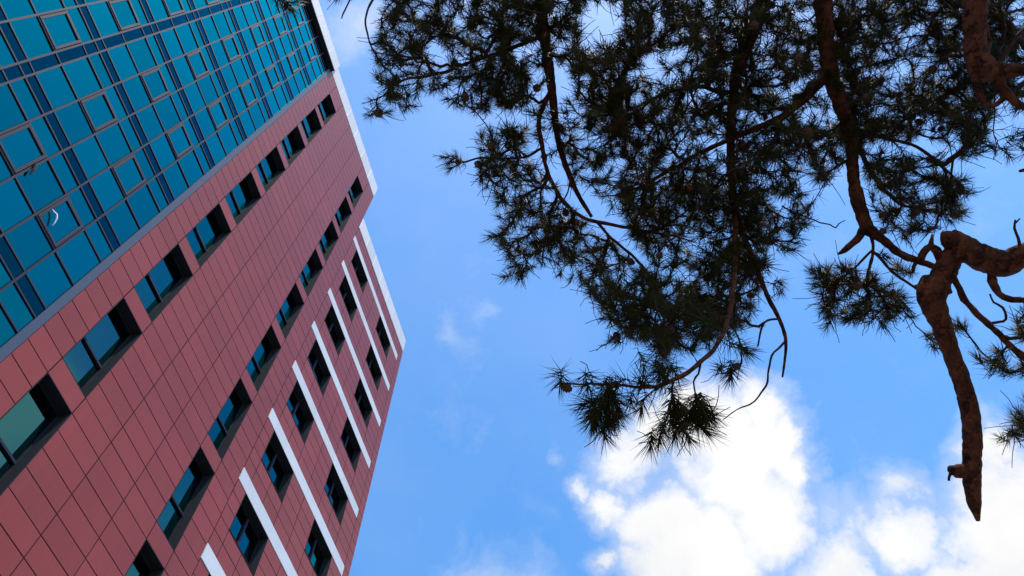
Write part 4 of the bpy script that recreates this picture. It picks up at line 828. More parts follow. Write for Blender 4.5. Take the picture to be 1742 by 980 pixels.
    (160, 164, 567), (46, 201, 586), (164, 144, 592), (128, 107, 617), (121, 104, 609), (196, 64, 614), (-14, 102, 635), (58, 194, 513), (139, 118, 588), (55, 198, 590), (147, 69, 649), (158, 125, 615),
    (84, 149, 623), (66, 141, 597), (-20, 89, 663), (194, 119, 579), (1, 103, 628), (72, 176, 539), (212, 68, 620), (143, 213, 573), (79, 110, 615), (87, 65, 621), (92, 64, 634), (108, 107, 647),
    (276, 116, 601), (135, 53, 649), (285, 83, 644), (233, 166, 599), (232, 57, 659), (29, 168, 590), (181, 197, 551), (161, 101, 635), (111, 191, 580), (88, 140, 634), (299, 63, 648), (280, 55, 618),
    (83, 132, 607), (251, 139, 585), (212, 102, 651), (112, 118, 619), (151, 173, 584), (126, 203, 552), (-36, 65, 614), (-13, 86, 632), (219, 200, 546), (79, 132, 586), (84, 148, 629), (279, 86, 665),
    (-28, 88, 653), (140, 79, 688), (137, 111, 615), (80, 144, 605), (226, 136, 589), (124, 47, 625), (47, 182, 584), (-38, 59, 640), (147, 86, 609), (237, 140, 545), (42, 189, 617), (125, 127, 571),
    (30, 177, 581), (264, 63, 620), (292, 65, 670), (271, 201, 519), (51, 181, 552), (139, 112, 608), (1, 136, 620), (50, 99, 621), (56, 103, 644), (53, 83, 608), (2, 171, 618), (-48, 62, 642),
    (243, 149, 612), (-66, 50, 673), (7, 68, 647), (40, 87, 639), (144, 123, 594), (195, 64, 636), (-63, 69, 658), (146, 101, 598), (43, 80, 686), (251, 52, 630), (87, 128, 642), (-13, 102, 654),
    (162, 74, 627), (202, 69, 645), (140, 169, 595), (287, 87, 680), (207, 90, 603), (-52, 63, 656), (74, 71, 641), (163, 127, 627), (141, 222, 592), (117, 190, 523), (-51, 56, 665), (306, 117, 648),
    (124, 185, 546), (249, 99, 602), (198, 47, 602), (99, 148, 608), (-74, 62, 707), (139, 214, 598), (130, 147, 632), (175, 129, 632), (137, 69, 639), (66, 50, 621), (226, 158, 587), (178, 76, 611),
    (79, 136, 567), (204, 83, 631), (40, 207, 629), (32, 190, 613), (266, 109, 641), (30, 54, 721), (45, 196, 572), (91, 163, 627), (-11, 134, 618), (249, 66, 627), (131, 118, 609), (67, 82, 650),
    (114, 74, 649), (73, 118, 600), (223, 72, 688), (223, 65, 648), (-72, 98, 629), (181, 160, 634), (78, 103, 612), (158, 142, 662), (280, 106, 657), (225, 146, 599), (284, 62, 645), (55, 188, 576),
    (76, 174, 529), (172, 80, 649), (119, 154, 581), (118, 133, 596), (130, 94, 640), (140, 50, 635), (152, 199, 592), (110, 214, 601), (137, 74, 600), (115, 57, 664), (251, 113, 649), (137, 158, 614),
    (162, 118, 599), (196, 193, 562), (116, 185, 561), (123, 69, 625), (71, 141, 592), (91, 117, 639), (154, 120, 623), (97, 123, 532), (151, 143, 626), (259, 67, 684), (95, 237, 566), (96, 231, 555),
    (266, 72, 609), (55, 119, 627), (-75, 69, 648), (210, 111, 603), (289, 67, 655), (206, 90, 675), (198, 85, 644), (185, 63, 638), (88, 172, 599), (91, 169, 593), (123, 60, 634), (102, 68, 592),
    (227, 167, 594), (271, 82, 612), (82, 188, 532), (73, 187, 552), (164, 65, 649), (235, 100, 593), (249, 48, 622), (137, 53, 626), (269, 99, 636), (267, 83, 626), (30, 190, 622), (-7, 140, 641),
    (-74, 79, 667), (251, 76, 614), (147, 84, 645), (143, 81, 619), (195, 204, 544), (258, 112, 653), (211, 69, 673), (222, 116, 613), (280, 66, 619), (201, 74, 633), (254, 156, 585), (43, 184, 540),
    (45, 185, 537), (270, 62, 637), (265, 66, 622), (304, 78, 683), (307, 82, 640), (310, 85, 640), (137, 100, 598), (100, 63, 651), (112, 66, 693), (266, 117, 590), (146, 79, 663), (140, 77, 655),
    (289, 63, 646), (4, 143, 637), (1, 133, 593), (-14, 53, 633), (183, 184, 535), (183, 189, 553), (-2, 73, 654), (59, 116, 600), (256, 156, 599), (40, 59, 680), (7, 199, 597), (148, 85, 640),
    (142, 101, 616), (101, 174, 652), (206, 66, 638), (248, 71, 689), (221, 67, 636), (77, 187, 552), (98, 166, 643), (112, 101, 659), (55, 192, 592), (139, 60, 651), (81, 168, 571), (279, 108, 637),
    (148, 98, 686), (23, 166, 605), (56, 189, 605), (9, 78, 623), (13, 61, 663), (139, 124, 642), (225, 146, 583), (198, 194, 559), (65, 182, 570), (74, 172, 628), (160, 121, 612), (242, 160, 592),
    (54, 203, 557), (208, 78, 639), (190, 70, 605), (104, 56, 661), (254, 102, 655), (268, 54, 695), (15, 49, 663), (-7, 181, 611), (287, 66, 640), (173, 132, 624), (149, 71, 571), (176, 88, 655),
    (3, 86, 597), (210, 52, 681), (305, 108, 651), (244, 52, 644), (145, 92, 627), (-53, 69, 655), (137, 73, 630), (63, 133, 629), (56, 128, 604), (173, 123, 636), (262, 113, 591), (-77, 67, 636),
    (89, 66, 628), (77, 57, 649), (220, 124, 622), (88, 205, 515), (249, 57, 657), (269, 55, 651), (154, 90, 648), (71, 102, 599), (79, 106, 627), (70, 85, 634), (322, 77, 674), (273, 109, 632),
    (136, 190, 589), (127, 184, 569), (134, 55, 640), (215, 111, 595), (251, 125, 668), (201, 71, 652), (107, 157, 588), (5, 199, 589), (254, 111, 577), (110, 70, 621), (262, 50, 647), (188, 70, 697),
    (163, 102, 650), (260, 49, 616), (119, 161, 597), (280, 56, 661), (98, 57, 674), (98, 54, 653), (132, 151, 583), (130, 150, 568), (164, 84, 629), (-43, 69, 664), (58, 82, 627), (59, 91, 673),
    (94, 140, 650), (201, 69, 632), (19, 55, 655), (69, 222, 553), (224, 92, 637), (-37, 74, 681), (237, 119, 627), (-14, 146, 626), (109, 51, 632), (237, 108, 616), (275, 97, 633), (220, 212, 559),
    (205, 194, 533), (20, 66, 641), (25, 73, 675), (-47, 51, 667), (109, 50, 644), (112, 54, 653), (71, 191, 501), (44, 57, 693), (53, 195, 527), (-72, 56, 661), (81, 188, 565), (73, 188, 562),
    (76, 183, 518), (221, 137, 590), (149, 195, 606), (196, 127, 565), (181, 186, 549), (195, 198, 544), (-44, 53, 655), (99, 183, 584), (74, 126, 627), (261, 160, 588), (303, 58, 694), (162, 162, 572),
    (117, 210, 601), (39, 59, 629), (174, 169, 595), (187, 180, 554), (192, 184, 557), (108, 202, 558), (82, 190, 560), (242, 135, 571), (133, 162, 574), (100, 172, 543), (244, 80, 659), (291, 92, 657),
    (175, 115, 601), (66, 201, 520), (51, 139, 618), (235, 154, 598), (162, 173, 640), (-72, 70, 628), (256, 153, 579), (-20, 71, 641), (229, 116, 593), (80, 175, 580), (120, 162, 621), (-8, 60, 629),
    (154, 83, 664), (90, 206, 534), (269, 64, 666), (262, 64, 646), (40, 176, 598), (277, 114, 647), (74, 111, 611), (84, 122, 649), (131, 116, 635), (131, 166, 670), (122, 215, 580), (59, 95, 681),
    (29, 176, 615), (7, 65, 651), (34, 192, 601), (39, 203, 618), (259, 110, 663), (147, 119, 579), (74, 193, 572), (172, 54, 663), (167, 55, 642), (72, 197, 544), (217, 82, 638), (-15, 88, 641),
    (205, 85, 625), (104, 113, 654), (298, 70, 669), (207, 122, 607), (196, 118, 580), (69, 160, 597), (188, 111, 588), (119, 156, 596), (112, 207, 561), (-66, 75, 672), (230, 162, 568), (237, 163, 582),
    (73, 182, 554), (263, 111, 627), (-18, 91, 619), (200, 149, 641), (184, 59, 637), (228, 142, 592), (132, 65, 656), (74, 102, 612), (254, 110, 588), (-12, 49, 625), (201, 188, 545), (6, 60, 678),
    (137, 119, 593), (36, 73, 639), (-48, 60, 664), (164, 79, 640), (5, 53, 653), (259, 158, 601), (136, 60, 618), (144, 63, 632), (30, 61, 671), (40, 175, 596), (198, 153, 636), (129, 147, 580),
    (133, 154, 590), (169, 129, 556), (192, 146, 617), (178, 63, 624), (-24, 76, 660), (78, 127, 615), (-11, 126, 619), (230, 52, 681), (79, 147, 594), (184, 117, 625), (207, 48, 607), (118, 156, 605),
    (128, 76, 627), (5, 72, 718), (36, 186, 584), (-10, 91, 647), (71, 102, 601), (204, 125, 570), (8, 88, 660), (-5, 97, 684), (213, 107, 593), (-30, 86, 640), (109, 211, 565), (78, 52, 647),
    (64, 74, 649), (123, 171, 604), (132, 78, 619), (81, 102, 592), (318, 72, 671), (7, 164, 621), (275, 111, 613), (285, 82, 645), (203, 113, 595), (215, 118, 613), (246, 53, 666), (255, 152, 580),
    (-23, 81, 664), (-24, 85, 662), (207, 100, 604), (94, 216, 560), (82, 189, 534), (159, 163, 602), (153, 158, 595), (82, 189, 533), (76, 175, 499), (107, 144, 602), (89, 164, 549), (202, 81, 650),
    (138, 65, 681), (149, 102, 560), (119, 223, 599), (23, 73, 638), (-44, 61, 657), (199, 85, 619), (244, 108, 623), (28, 58, 700), (-19, 106, 637), (234, 92, 599), (165, 110, 594), (116, 154, 594),
    (128, 167, 624), (170, 125, 568), (190, 60, 631), (115, 86, 618), (3, 134, 654), (75, 84, 669), (154, 55, 602), (180, 67, 686), (208, 72, 658), (93, 189, 515), (256, 145, 582), (150, 102, 625),
    (107, 146, 563), (106, 58, 641), (123, 150, 610), (123, 145, 599), (153, 175, 634), (190, 208, 545), (120, 105, 627), (124, 106, 627), (195, 196, 543), (291, 95, 660), (-72, 53, 672), (130, 69, 647),
    (138, 69, 672), (242, 98, 620), (53, 203, 605), (53, 65, 585), (19, 164, 598), (126, 123, 648), (32, 61, 652), (-70, 76, 646), (87, 61, 648), (72, 214, 538), (-49, 55, 635), (-8, 97, 627),
    (137, 120, 665), (96, 169, 647), (161, 108, 660), (179, 59, 617), (73, 174, 526), (76, 175, 531), (138, 208, 567), (110, 128, 576), (7, 52, 664), (101, 104, 627), (200, 204, 549), (126, 170, 612),
    (82, 73, 671), (191, 132, 593), (198, 134, 614), (89, 112, 636), (157, 101, 606), (86, 61, 615), (217, 63, 681), (57, 177, 526), (11, 50, 684), (148, 188, 585), (7, 159, 607), (-22, 80, 655),
    (233, 121, 653), (132, 177, 548), (175, 69, 650), (110, 74, 563), (292, 96, 642), (-81, 68, 674), (-76, 65, 628), (-27, 89, 638), (225, 75, 648), (113, 148, 594), (88, 120, 599), (177, 123, 605),
    (92, 168, 625), (237, 53, 687), (84, 53, 669), (266, 102, 652), (146, 188, 583), (116, 221, 560), (86, 196, 530), (98, 215, 564), (-18, 69, 619), (95, 178, 491), (18, 183, 597), (2, 138, 602),
    (161, 160, 572), (80, 178, 610), (249, 150, 580), (36, 194, 613), (89, 204, 524), (58, 121, 651), (269, 52, 609), (293, 108, 639), (76, 48, 662), (267, 77, 643), (278, 80, 657), (128, 145, 567),
    (201, 102, 613), (33, 174, 570), (153, 165, 615), (166, 126, 647), (18, 71, 680), (53, 186, 526), (59, 96, 659), (118, 198, 540), (98, 136, 583), (160, 115, 615), (156, 59, 649), (155, 170, 585),
    (-69, 88, 604), (-72, 91, 635), (211, 93, 621), (162, 138, 599), (183, 141, 598), (163, 82, 633), (158, 78, 626), (96, 144, 573), (73, 190, 532), (72, 54, 650), (76, 100, 585), (75, 69, 660),
    (216, 56, 624), (33, 188, 630), (107, 203, 529), (223, 84, 663), (116, 213, 573), (111, 54, 597), (116, 60, 628), (120, 112, 535), (77, 59, 609), (197, 57, 643), (248, 65, 636), (-22, 88, 661),
    (-35, 66, 650), (-36, 68, 635), (85, 154, 625), (-9, 66, 643), (122, 197, 537), (-24, 78, 649), (15, 181, 598), (68, 219, 550), (129, 61, 610), (134, 66, 621), (81, 137, 593), (186, 74, 621),
    (86, 181, 610), (148, 105, 579), (173, 123, 640), (75, 66, 634), (180, 128, 616), (165, 86, 623), (213, 57, 663), (233, 87, 678), (236, 79, 680), (220, 103, 633), (223, 140, 589), (49, 134, 630),
    (246, 99, 599), (256, 55, 678), (20, 191, 623), (217, 136, 607), (50, 139, 630), (78, 77, 674), (71, 70, 649), (181, 61, 623), (142, 182, 595), (68, 86, 630), (176, 158, 623), (70, 175, 512),
    (117, 205, 533), (81, 112, 638), (72, 133, 620), (72, 135, 614), (-43, 71, 701), (234, 94, 618), (91, 105, 586), (101, 114, 636), (146, 202, 608), (189, 81, 630), (123, 144, 621), (206, 58, 634),
    (87, 91, 603), (186, 132, 622), (187, 137, 627), (149, 113, 606), (102, 206, 561), (-18, 58, 658), (-70, 54, 650), (-77, 56, 673), (243, 88, 617), (74, 186, 482), (228, 81, 582), (270, 90, 630),
    (91, 155, 585), (256, 105, 617), (257, 109, 618), (7, 123, 633), (267, 90, 617), (83, 217, 529), (-11, 88, 618), (-11, 89, 644), (162, 201, 611), (-3, 103, 645), (139, 175, 622), (64, 121, 620),
    (141, 157, 599), (147, 158, 583), (199, 195, 543), (68, 82, 672), (100, 57, 615), (139, 136, 600), (59, 103, 603), (121, 61, 667), (72, 66, 595), (208, 108, 619), (256, 73, 628), (36, 60, 672),
    (75, 148, 565), (266, 76, 654), (32, 58, 657), (299, 60, 677), (165, 64, 610), (67, 75, 654), (68, 75, 640), (119, 101, 672), (138, 228, 589), (33, 181, 578), (250, 55, 659), (208, 81, 638),
    (195, 130, 623), (-5, 69, 631), (224, 99, 601), (165, 173, 534), (21, 175, 616), (114, 60, 655), (209, 193, 564), (219, 118, 598), (277, 111, 608), (245, 137, 615), (69, 155, 627), (72, 152, 622),
    (184, 208, 557), (201, 135, 615), (111, 72, 656), (235, 47, 623), (-43, 63, 663), (77, 119, 595), (-26, 62, 678), (120, 93, 614), (97, 199, 529), (0, 67, 683), (145, 144, 589), (153, 153, 606),
    (139, 155, 544), (254, 149, 583), (253, 99, 623), (215, 83, 655), (-26, 57, 665), (67, 104, 600), (166, 121, 692), (56, 212, 577), (309, 96, 664), (78, 54, 626), (231, 161, 570), (201, 93, 614),
    (199, 195, 544), (38, 53, 661), (136, 124, 608), (158, 204, 618), (234, 62, 670), (116, 83, 602), (263, 114, 625), (66, 193, 511), (11, 146, 635), (86, 132, 609), (105, 150, 621), (200, 183, 543),
    (86, 102, 621), (191, 57, 628), (91, 207, 542), (28, 76, 676), (110, 56, 623), (281, 77, 659), (112, 72, 618), (109, 65, 643), (111, 172, 664), (91, 147, 588), (50, 170, 518), (12, 142, 608),
    (95, 229, 553), (281, 103, 624), (21, 49, 649), (163, 163, 570), (-20, 57, 679), (235, 142, 603), (53, 120, 645), (246, 58, 640), (269, 94, 664), (-8, 105, 655), (-65, 76, 636), (198, 88, 607),
    (2, 51, 666), (158, 115, 615), (96, 172, 607), (281, 106, 635), (193, 85, 585), (251, 107, 618), (-25, 82, 603), (-28, 68, 640), (7, 150, 580), (6, 159, 615), (-12, 129, 601), (248, 46, 607),
    (36, 178, 570), (229, 80, 697), (170, 119, 596), (131, 138, 556), (297, 89, 653), (227, 119, 629), (204, 111, 585), (210, 81, 568), (258, 73, 640), (248, 63, 664), (158, 176, 625), (193, 52, 624),
    (170, 133, 632), (146, 143, 621), (275, 82, 609), (166, 66, 658), (-40, 59, 649), (179, 187, 547), (86, 187, 617), (96, 133, 579), (-8, 65, 659), (94, 99, 627), (140, 104, 647), (135, 101, 642),
    (144, 85, 609), (76, 192, 545), (175, 116, 600), (101, 112, 624), (93, 55, 637), (-2, 97, 664), (37, 74, 590), (53, 115, 635), (87, 154, 613), (73, 133, 643), (168, 114, 673), (149, 98, 610),
    (245, 56, 643), (-72, 72, 648), (-75, 72, 644), (142, 95, 625), (-70, 81, 663), (148, 154, 604), (308, 107, 670), (129, 226, 604), (33, 78, 650), (49, 93, 627), (55, 105, 670), (40, 52, 649),
    (214, 65, 634), (48, 100, 616), (50, 99, 624), (117, 82, 617), (177, 82, 682), (74, 51, 678), (65, 42, 596), (-17, 49, 681), (-7, 135, 629), (-11, 136, 635), (-41, 64, 641), (134, 109, 601),
    (260, 78, 635), (81, 200, 555), (24, 66, 716), (88, 155, 570), (296, 60, 679), (101, 205, 550), (27, 183, 618), (4, 66, 648), (266, 105, 614), (260, 157, 587), (258, 113, 578), (-27, 73, 683),
    (137, 181, 596), (198, 206, 545), (145, 90, 615), (203, 57, 636), (299, 62, 682), (272, 72, 643), (162, 182, 604), (123, 158, 602), (184, 126, 627), (162, 134, 619), (186, 74, 607), (-62, 49, 632),
    (-49, 58, 619), (3, 46, 624), (292, 62, 623), (77, 216, 542), (274, 66, 616), (88, 161, 587), (91, 173, 613), (286, 82, 625), (99, 158, 621), (-80, 105, 669), (-22, 81, 658), (182, 52, 666),
    (-82, 62, 704), (181, 119, 642), (-15, 104, 627), (200, 74, 653), (291, 66, 622), (120, 204, 533), (178, 127, 603), (139, 149, 618), (-12, 94, 624), (155, 128, 600), (79, 170, 583), (112, 156, 573),
    (-9, 54, 672), (167, 62, 636), (185, 89, 599), (91, 144, 571), (-38, 66, 655), (171, 138, 636), (289, 86, 644), (96, 51, 643), (144, 56, 626), (77, 135, 561), (83, 150, 613), (294, 124, 631),
    (155, 102, 619), (215, 53, 628), (220, 54, 646), (85, 199, 563), (65, 81, 679), (222, 132, 640), (31, 172, 602), (281, 117, 621), (247, 68, 597), (19, 182, 602), (73, 120, 598), (204, 122, 602),
    (70, 205, 533), (190, 207, 544), (-5, 54, 628), (130, 114, 664), (116, 222, 587), (260, 95, 613), (85, 129, 600), (82, 64, 668), (2, 99, 629), (86, 101, 605), (1, 60, 627), (312, 95, 665),
    (78, 66, 623), (271, 114, 594), (164, 103, 615), (163, 105, 624), (44, 54, 708), (102, 200, 520), (61, 188, 524), (0, 90, 649), (202, 73, 648), (105, 67, 640), (62, 203, 573), (298, 70, 662),
    (67, 83, 658), (115, 75, 677), (134, 56, 601), (284, 75, 668), (149, 69, 676), (294, 68, 676), (9, 59, 693), (-3, 93, 644), (100, 142, 600), (291, 97, 624), (-42, 48, 647), (-43, 46, 651),
    (114, 178, 554), (261, 66, 630), (100, 99, 623), (207, 131, 581), (261, 93, 611), (280, 103, 645), (49, 84, 660), (278, 72, 615), (199, 117, 609), (81, 157, 604), (48, 116, 628), (146, 125, 592),
    (-1, 70, 653), (99, 59, 646), (210, 113, 577), (-73, 82, 667), (83, 163, 599), (86, 162, 602), (201, 76, 656), (138, 158, 571), (155, 102, 628), (67, 197, 539), (304, 72, 657), (49, 118, 641),
    (50, 120, 635), (185, 78, 618), (297, 126, 643), (56, 195, 588), (179, 124, 632), (52, 203, 610), (212, 69, 659), (206, 70, 642), (37, 63, 675), (251, 105, 603), (74, 202, 529), (-10, 148, 639),
    (128, 108, 627), (173, 133, 638), (162, 124, 613), (126, 75, 639), (271, 91, 622), (252, 82, 585), (5, 128, 629), (-6, 89, 674), (-5, 109, 659), (283, 72, 639), (220, 150, 556), (236, 121, 635),
    (93, 136, 636), (70, 189, 531), (74, 191, 533), (99, 99, 646), (0, 120, 634), (147, 52, 635), (141, 168, 574), (102, 97, 632), (260, 50, 591), (314, 58, 677), (37, 60, 678), (136, 77, 648),
    (233, 97, 600), (-38, 60, 656), (71, 74, 647), (127, 172, 559), (213, 96, 634), (242, 61, 649), (81, 96, 580), (268, 88, 620), (279, 92, 633), (159, 58, 619), (298, 92, 636), (125, 73, 621),
    (219, 94, 664), (8, 53, 666), (77, 188, 534), (285, 64, 717), (269, 104, 608), (129, 180, 580), (96, 149, 596), (-4, 101, 637), (258, 109, 594), (168, 126, 625), (78, 196, 541), (52, 136, 615),
    (199, 54, 646), (272, 49, 630), (262, 101, 603), (75, 70, 610), (75, 166, 622), (233, 121, 618), (102, 207, 584), (133, 100, 648), (136, 53, 603), (151, 62, 656), (70, 171, 510), (50, 179, 522),
    (7, 84, 634), (135, 173, 665), (113, 76, 601), (126, 87, 667), (52, 185, 529), (111, 157, 599), (130, 232, 584), (-9, 96, 667), (125, 192, 581), (138, 80, 670), (206, 187, 527), (206, 192, 530),
    (52, 194, 593), (122, 66, 677), (24, 74, 659), (98, 143, 589), (81, 104, 596), (-9, 52, 630), (113, 105, 605), (165, 60, 677), (314, 75, 693), (10, 69, 666), (203, 77, 648), (255, 47, 601),
    (-56, 75, 681), (-54, 71, 639), (125, 94, 618), (124, 219, 581), (73, 155, 606), (78, 152, 587), (79, 153, 582), (143, 126, 619), (82, 116, 633), (77, 121, 610), (23, 62, 665), (25, 67, 681),
    (65, 203, 544), (235, 53, 687), (-8, 152, 659), (258, 101, 621), (259, 98, 622), (0, 92, 680), (-1, 71, 663), (174, 118, 611), (43, 52, 667), (218, 80, 685), (296, 70, 638), (306, 69, 652),
    (73, 77, 640), (146, 64, 666), (91, 174, 617), (131, 87, 662), (96, 178, 529), (258, 83, 590), (144, 53, 623), (74, 129, 641), (269, 79, 657), (253, 104, 638), (105, 158, 577), (120, 168, 600),
    (3, 136, 598), (3, 135, 604), (171, 118, 611), (119, 219, 609), (77, 111, 619), (196, 138, 647), (175, 132, 621), (72, 126, 632), (70, 116, 607), (195, 59, 627), (140, 100, 615), (142, 105, 627),
    (87, 173, 496), (91, 187, 517), (-63, 47, 672), (53, 80, 645), (58, 83, 656), (185, 67, 607), (52, 116, 653), (54, 117, 649), (260, 112, 602), (125, 192, 560), (246, 146, 574), (2, 105, 666),
    (62, 181, 507), (76, 49, 620), (155, 66, 684), (147, 60, 665), (183, 71, 698), (1, 84, 660), (245, 140, 571), (73, 87, 652), (73, 84, 654), (281, 73, 604), (284, 85, 635), (198, 114, 611),
    (80, 209, 524), (91, 46, 623), (99, 53, 666), (61, 190, 525), (161, 179, 617), (162, 178, 625), (176, 64, 614), (-4, 49, 616), (203, 108, 582), (135, 75, 676), (149, 84, 670), (92, 94, 611),
    (141, 237, 636), (71, 47, 668), (94, 108, 650), (120, 206, 556), (-4, 65, 610), (305, 76, 662), (96, 151, 585), (104, 158, 606), (-1, 101, 617), (210, 133, 588), (-76, 56, 676), (124, 77, 659),
    (116, 79, 597), (231, 117, 619), (194, 81, 696), (233, 118, 646), (243, 57, 665), (43, 181, 528), (108, 150, 576), (325, 75, 678), (72, 82, 682), (208, 60, 608), (55, 99, 636), (112, 98, 664),
    (91, 55, 609), (185, 51, 601), (197, 79, 625), (147, 83, 636), (271, 113, 620), (75, 136, 658), (62, 197, 533), (123, 178, 570), (84, 64, 678), (83, 60, 653), (10, 99, 662), (151, 175, 602),
    (75, 115, 656), (78, 154, 580), (-1, 127, 653), (149, 105, 572), (92, 55, 563), (293, 58, 649), (70, 80, 626), (274, 69, 632), (164, 66, 707), (254, 62, 643), (278, 77, 630), (285, 71, 631),
    (146, 148, 628), (61, 89, 663), (197, 58, 622), (200, 56, 631), (257, 67, 576), (175, 133, 643), (7, 49, 692), (70, 166, 572), (227, 72, 662), (91, 180, 495), (216, 52, 632), (97, 167, 615),
    (99, 169, 613), (152, 104, 555), (82, 159, 585), (205, 116, 596), (87, 198, 527), (51, 176, 512), (51, 117, 645), (212, 123, 626), (117, 142, 586), (300, 63, 682), (157, 160, 626), (306, 56, 672),
    (241, 108, 634), (250, 122, 634), (-19, 55, 651), (140, 145, 607), (119, 180, 638), (-24, 66, 619), (-24, 76, 672), (62, 90, 616), (170, 143, 619), (111, 143, 594), (89, 165, 604), (123, 168, 551),
    (244, 140, 591), (117, 82, 634), (291, 83, 637), (198, 182, 538), (204, 190, 555), (190, 109, 594), (72, 199, 518), (255, 143, 598), (252, 141, 598), (111, 53, 667), (110, 60, 645), (290, 76, 637),
    (-64, 59, 694), (51, 187, 524), (222, 114, 623), (271, 86, 594), (52, 82, 666), (51, 80, 637), (238, 98, 604), (155, 78, 615), (141, 191, 585), (142, 196, 589), (204, 96, 608), (106, 203, 541),
    (208, 140, 631), (295, 53, 650), (211, 118, 640), (116, 151, 603), (-3, 89, 656), (158, 102, 632), (54, 77, 620), (94, 178, 644), (219, 158, 579), (267, 87, 628), (101, 198, 539), (-44, 49, 664),
    (81, 194, 502), (67, 60, 620), (123, 211, 563), (255, 149, 589), (256, 152, 588), (151, 56, 639), (147, 56, 620), (9, 97, 668), (210, 66, 624), (210, 67, 633), (252, 100, 653), (259, 107, 582),
    (236, 159, 586), (-57, 72, 631), (282, 48, 630), (124, 208, 549), (80, 175, 589), (261, 71, 637), (-5, 61, 701), (-8, 56, 670), (185, 142, 601), (140, 68, 637), (7, 72, 692), (8, 94, 606),
    (-30, 87, 632), (315, 60, 732), (12, 55, 666), (193, 110, 583), (215, 122, 624), (213, 88, 653), (113, 194, 547), (-18, 83, 620), (237, 53, 637), (-80, 67, 662), (-53, 60, 665), (64, 113, 652),
    (37, 68, 588), (224, 111, 600), (247, 140, 584), (120, 213, 578), (-46, 52, 686), (-72, 92, 637), (75, 86, 661), (216, 65, 671), (117, 214, 581), (126, 224, 605), (-53, 64, 609), (292, 106, 641),
    (48, 75, 611), (91, 172, 476), (107, 211, 537), (80, 69, 667), (293, 76, 650), (73, 73, 635), (-22, 62, 672), (262, 94, 616), (71, 117, 665), (140, 170, 588), (-72, 93, 651), (-7, 96, 666),
    (262, 104, 641), (297, 77, 673), (170, 178, 541), (108, 199, 526), (244, 140, 593), (238, 167, 584), (195, 77, 616), (127, 91, 589), (131, 90, 592), (66, 93, 633), (25, 53, 669), (159, 101, 603),
    (278, 53, 669), (262, 50, 645), (85, 210, 526), (48, 99, 584), (292, 59, 699), (107, 153, 586), (1, 61, 657), (0, 66, 667), (11, 54, 636), (100, 59, 663), (10, 50, 659), (152, 91, 633),
    (147, 145, 620), (249, 51, 657), (276, 85, 597), (93, 44, 584), (222, 103, 649), (223, 101, 643), (57, 119, 632), (107, 54, 692), (253, 52, 686), (205, 64, 644), (207, 62, 648), (88, 63, 657),
    (84, 59, 646), (243, 100, 582), (76, 217, 557), (73, 204, 529), (149, 90, 628), (144, 90, 615), (114, 84, 630), (283, 103, 646), (-5, 69, 678), (289, 71, 630), (142, 152, 588), (124, 132, 564),
    (150, 73, 608), (270, 109, 663), (53, 109, 656), (286, 94, 620), (235, 122, 626), (239, 121, 630), (101, 149, 597), (7, 90, 633), (150, 94, 569), (177, 81, 692), (138, 139, 595), (-51, 68, 630),
    (96, 48, 648), (64, 107, 578), (237, 61, 681), (1, 130, 658), (70, 115, 618), (206, 66, 691), (76, 78, 643), (80, 78, 652), (106, 203, 522), (89, 172, 612), (109, 158, 606), (10, 57, 683),
    (86, 64, 684), (225, 206, 561), (185, 71, 599), (122, 88, 639), (-20, 93, 628), (253, 58, 652), (136, 197, 606), (11, 47, 643), (122, 105, 598), (207, 104, 586), (215, 110, 605), (57, 183, 540),
    (103, 152, 580), (21, 65, 671), (128, 160, 637), (89, 177, 511), (84, 201, 519), (81, 198, 514), (71, 155, 626), (315, 77, 674), (304, 75, 660), (330, 85, 687), (292, 76, 632), (122, 92, 571),
    (112, 101, 596), (205, 119, 601), (309, 80, 647), (77, 175, 624), (133, 192, 621), (70, 113, 626), (-4, 114, 678), (86, 91, 596), (272, 60, 642), (259, 55, 622), (16, 60, 645), (16, 68, 679),
    (286, 47, 630), (149, 106, 653), (130, 186, 579), (64, 182, 513), (141, 97, 667), (81, 97, 589), (244, 63, 627), (250, 62, 637), (146, 165, 564), (199, 91, 604), (-3, 49, 638), (134, 178, 558),
    (141, 190, 578), (208, 112, 627), (44, 83, 667), (268, 76, 610), (134, 122, 595), (132, 163, 642), (57, 104, 620), (209, 94, 624), (26, 63, 663), (265, 67, 656), (261, 81, 573), (4, 94, 602),
    (41, 63, 665), (179, 122, 634), (39, 73, 597), (208, 207, 563), (155, 175, 608), (-56, 62, 669), (261, 49, 612), (104, 200, 563), (114, 215, 593), (120, 180, 635), (-19, 52, 614), (247, 69, 605),
    (212, 93, 619), (73, 61, 644), (1, 71, 683), (4, 91, 684), (253, 102, 611), (-25, 62, 679), (265, 109, 643), (68, 220, 615), (-3, 62, 666), (174, 119, 604), (330, 72, 678), (102, 50, 631),
    (114, 59, 681), (228, 126, 665), (295, 54, 663), (280, 52, 643), (108, 97, 640), (144, 90, 613), (134, 93, 651), (71, 73, 620), (267, 76, 600), (297, 103, 647), (265, 56, 634), (276, 61, 654),
    (248, 142, 575), (84, 66, 648), (65, 98, 619), (89, 44, 623), (71, 63, 645), (78, 67, 670), (182, 86, 658), (57, 133, 619), (54, 133, 621), (151, 99, 569), (181, 118, 644), (67, 108, 639),
    (44, 49, 682), (205, 111, 620), (214, 112, 640), (5, 101, 655), (7, 95, 633), (151, 192, 587), (103, 199, 511), (62, 78, 635), (204, 80, 661), (56, 134, 623), (105, 55, 647), (61, 96, 623),
    (278, 121, 639), (282, 65, 661), (202, 109, 611), (74, 137, 642), (140, 64, 653), (124, 194, 586), (174, 111, 631), (120, 85, 618), (162, 133, 615), (104, 65, 624), (117, 69, 639), (260, 107, 606),
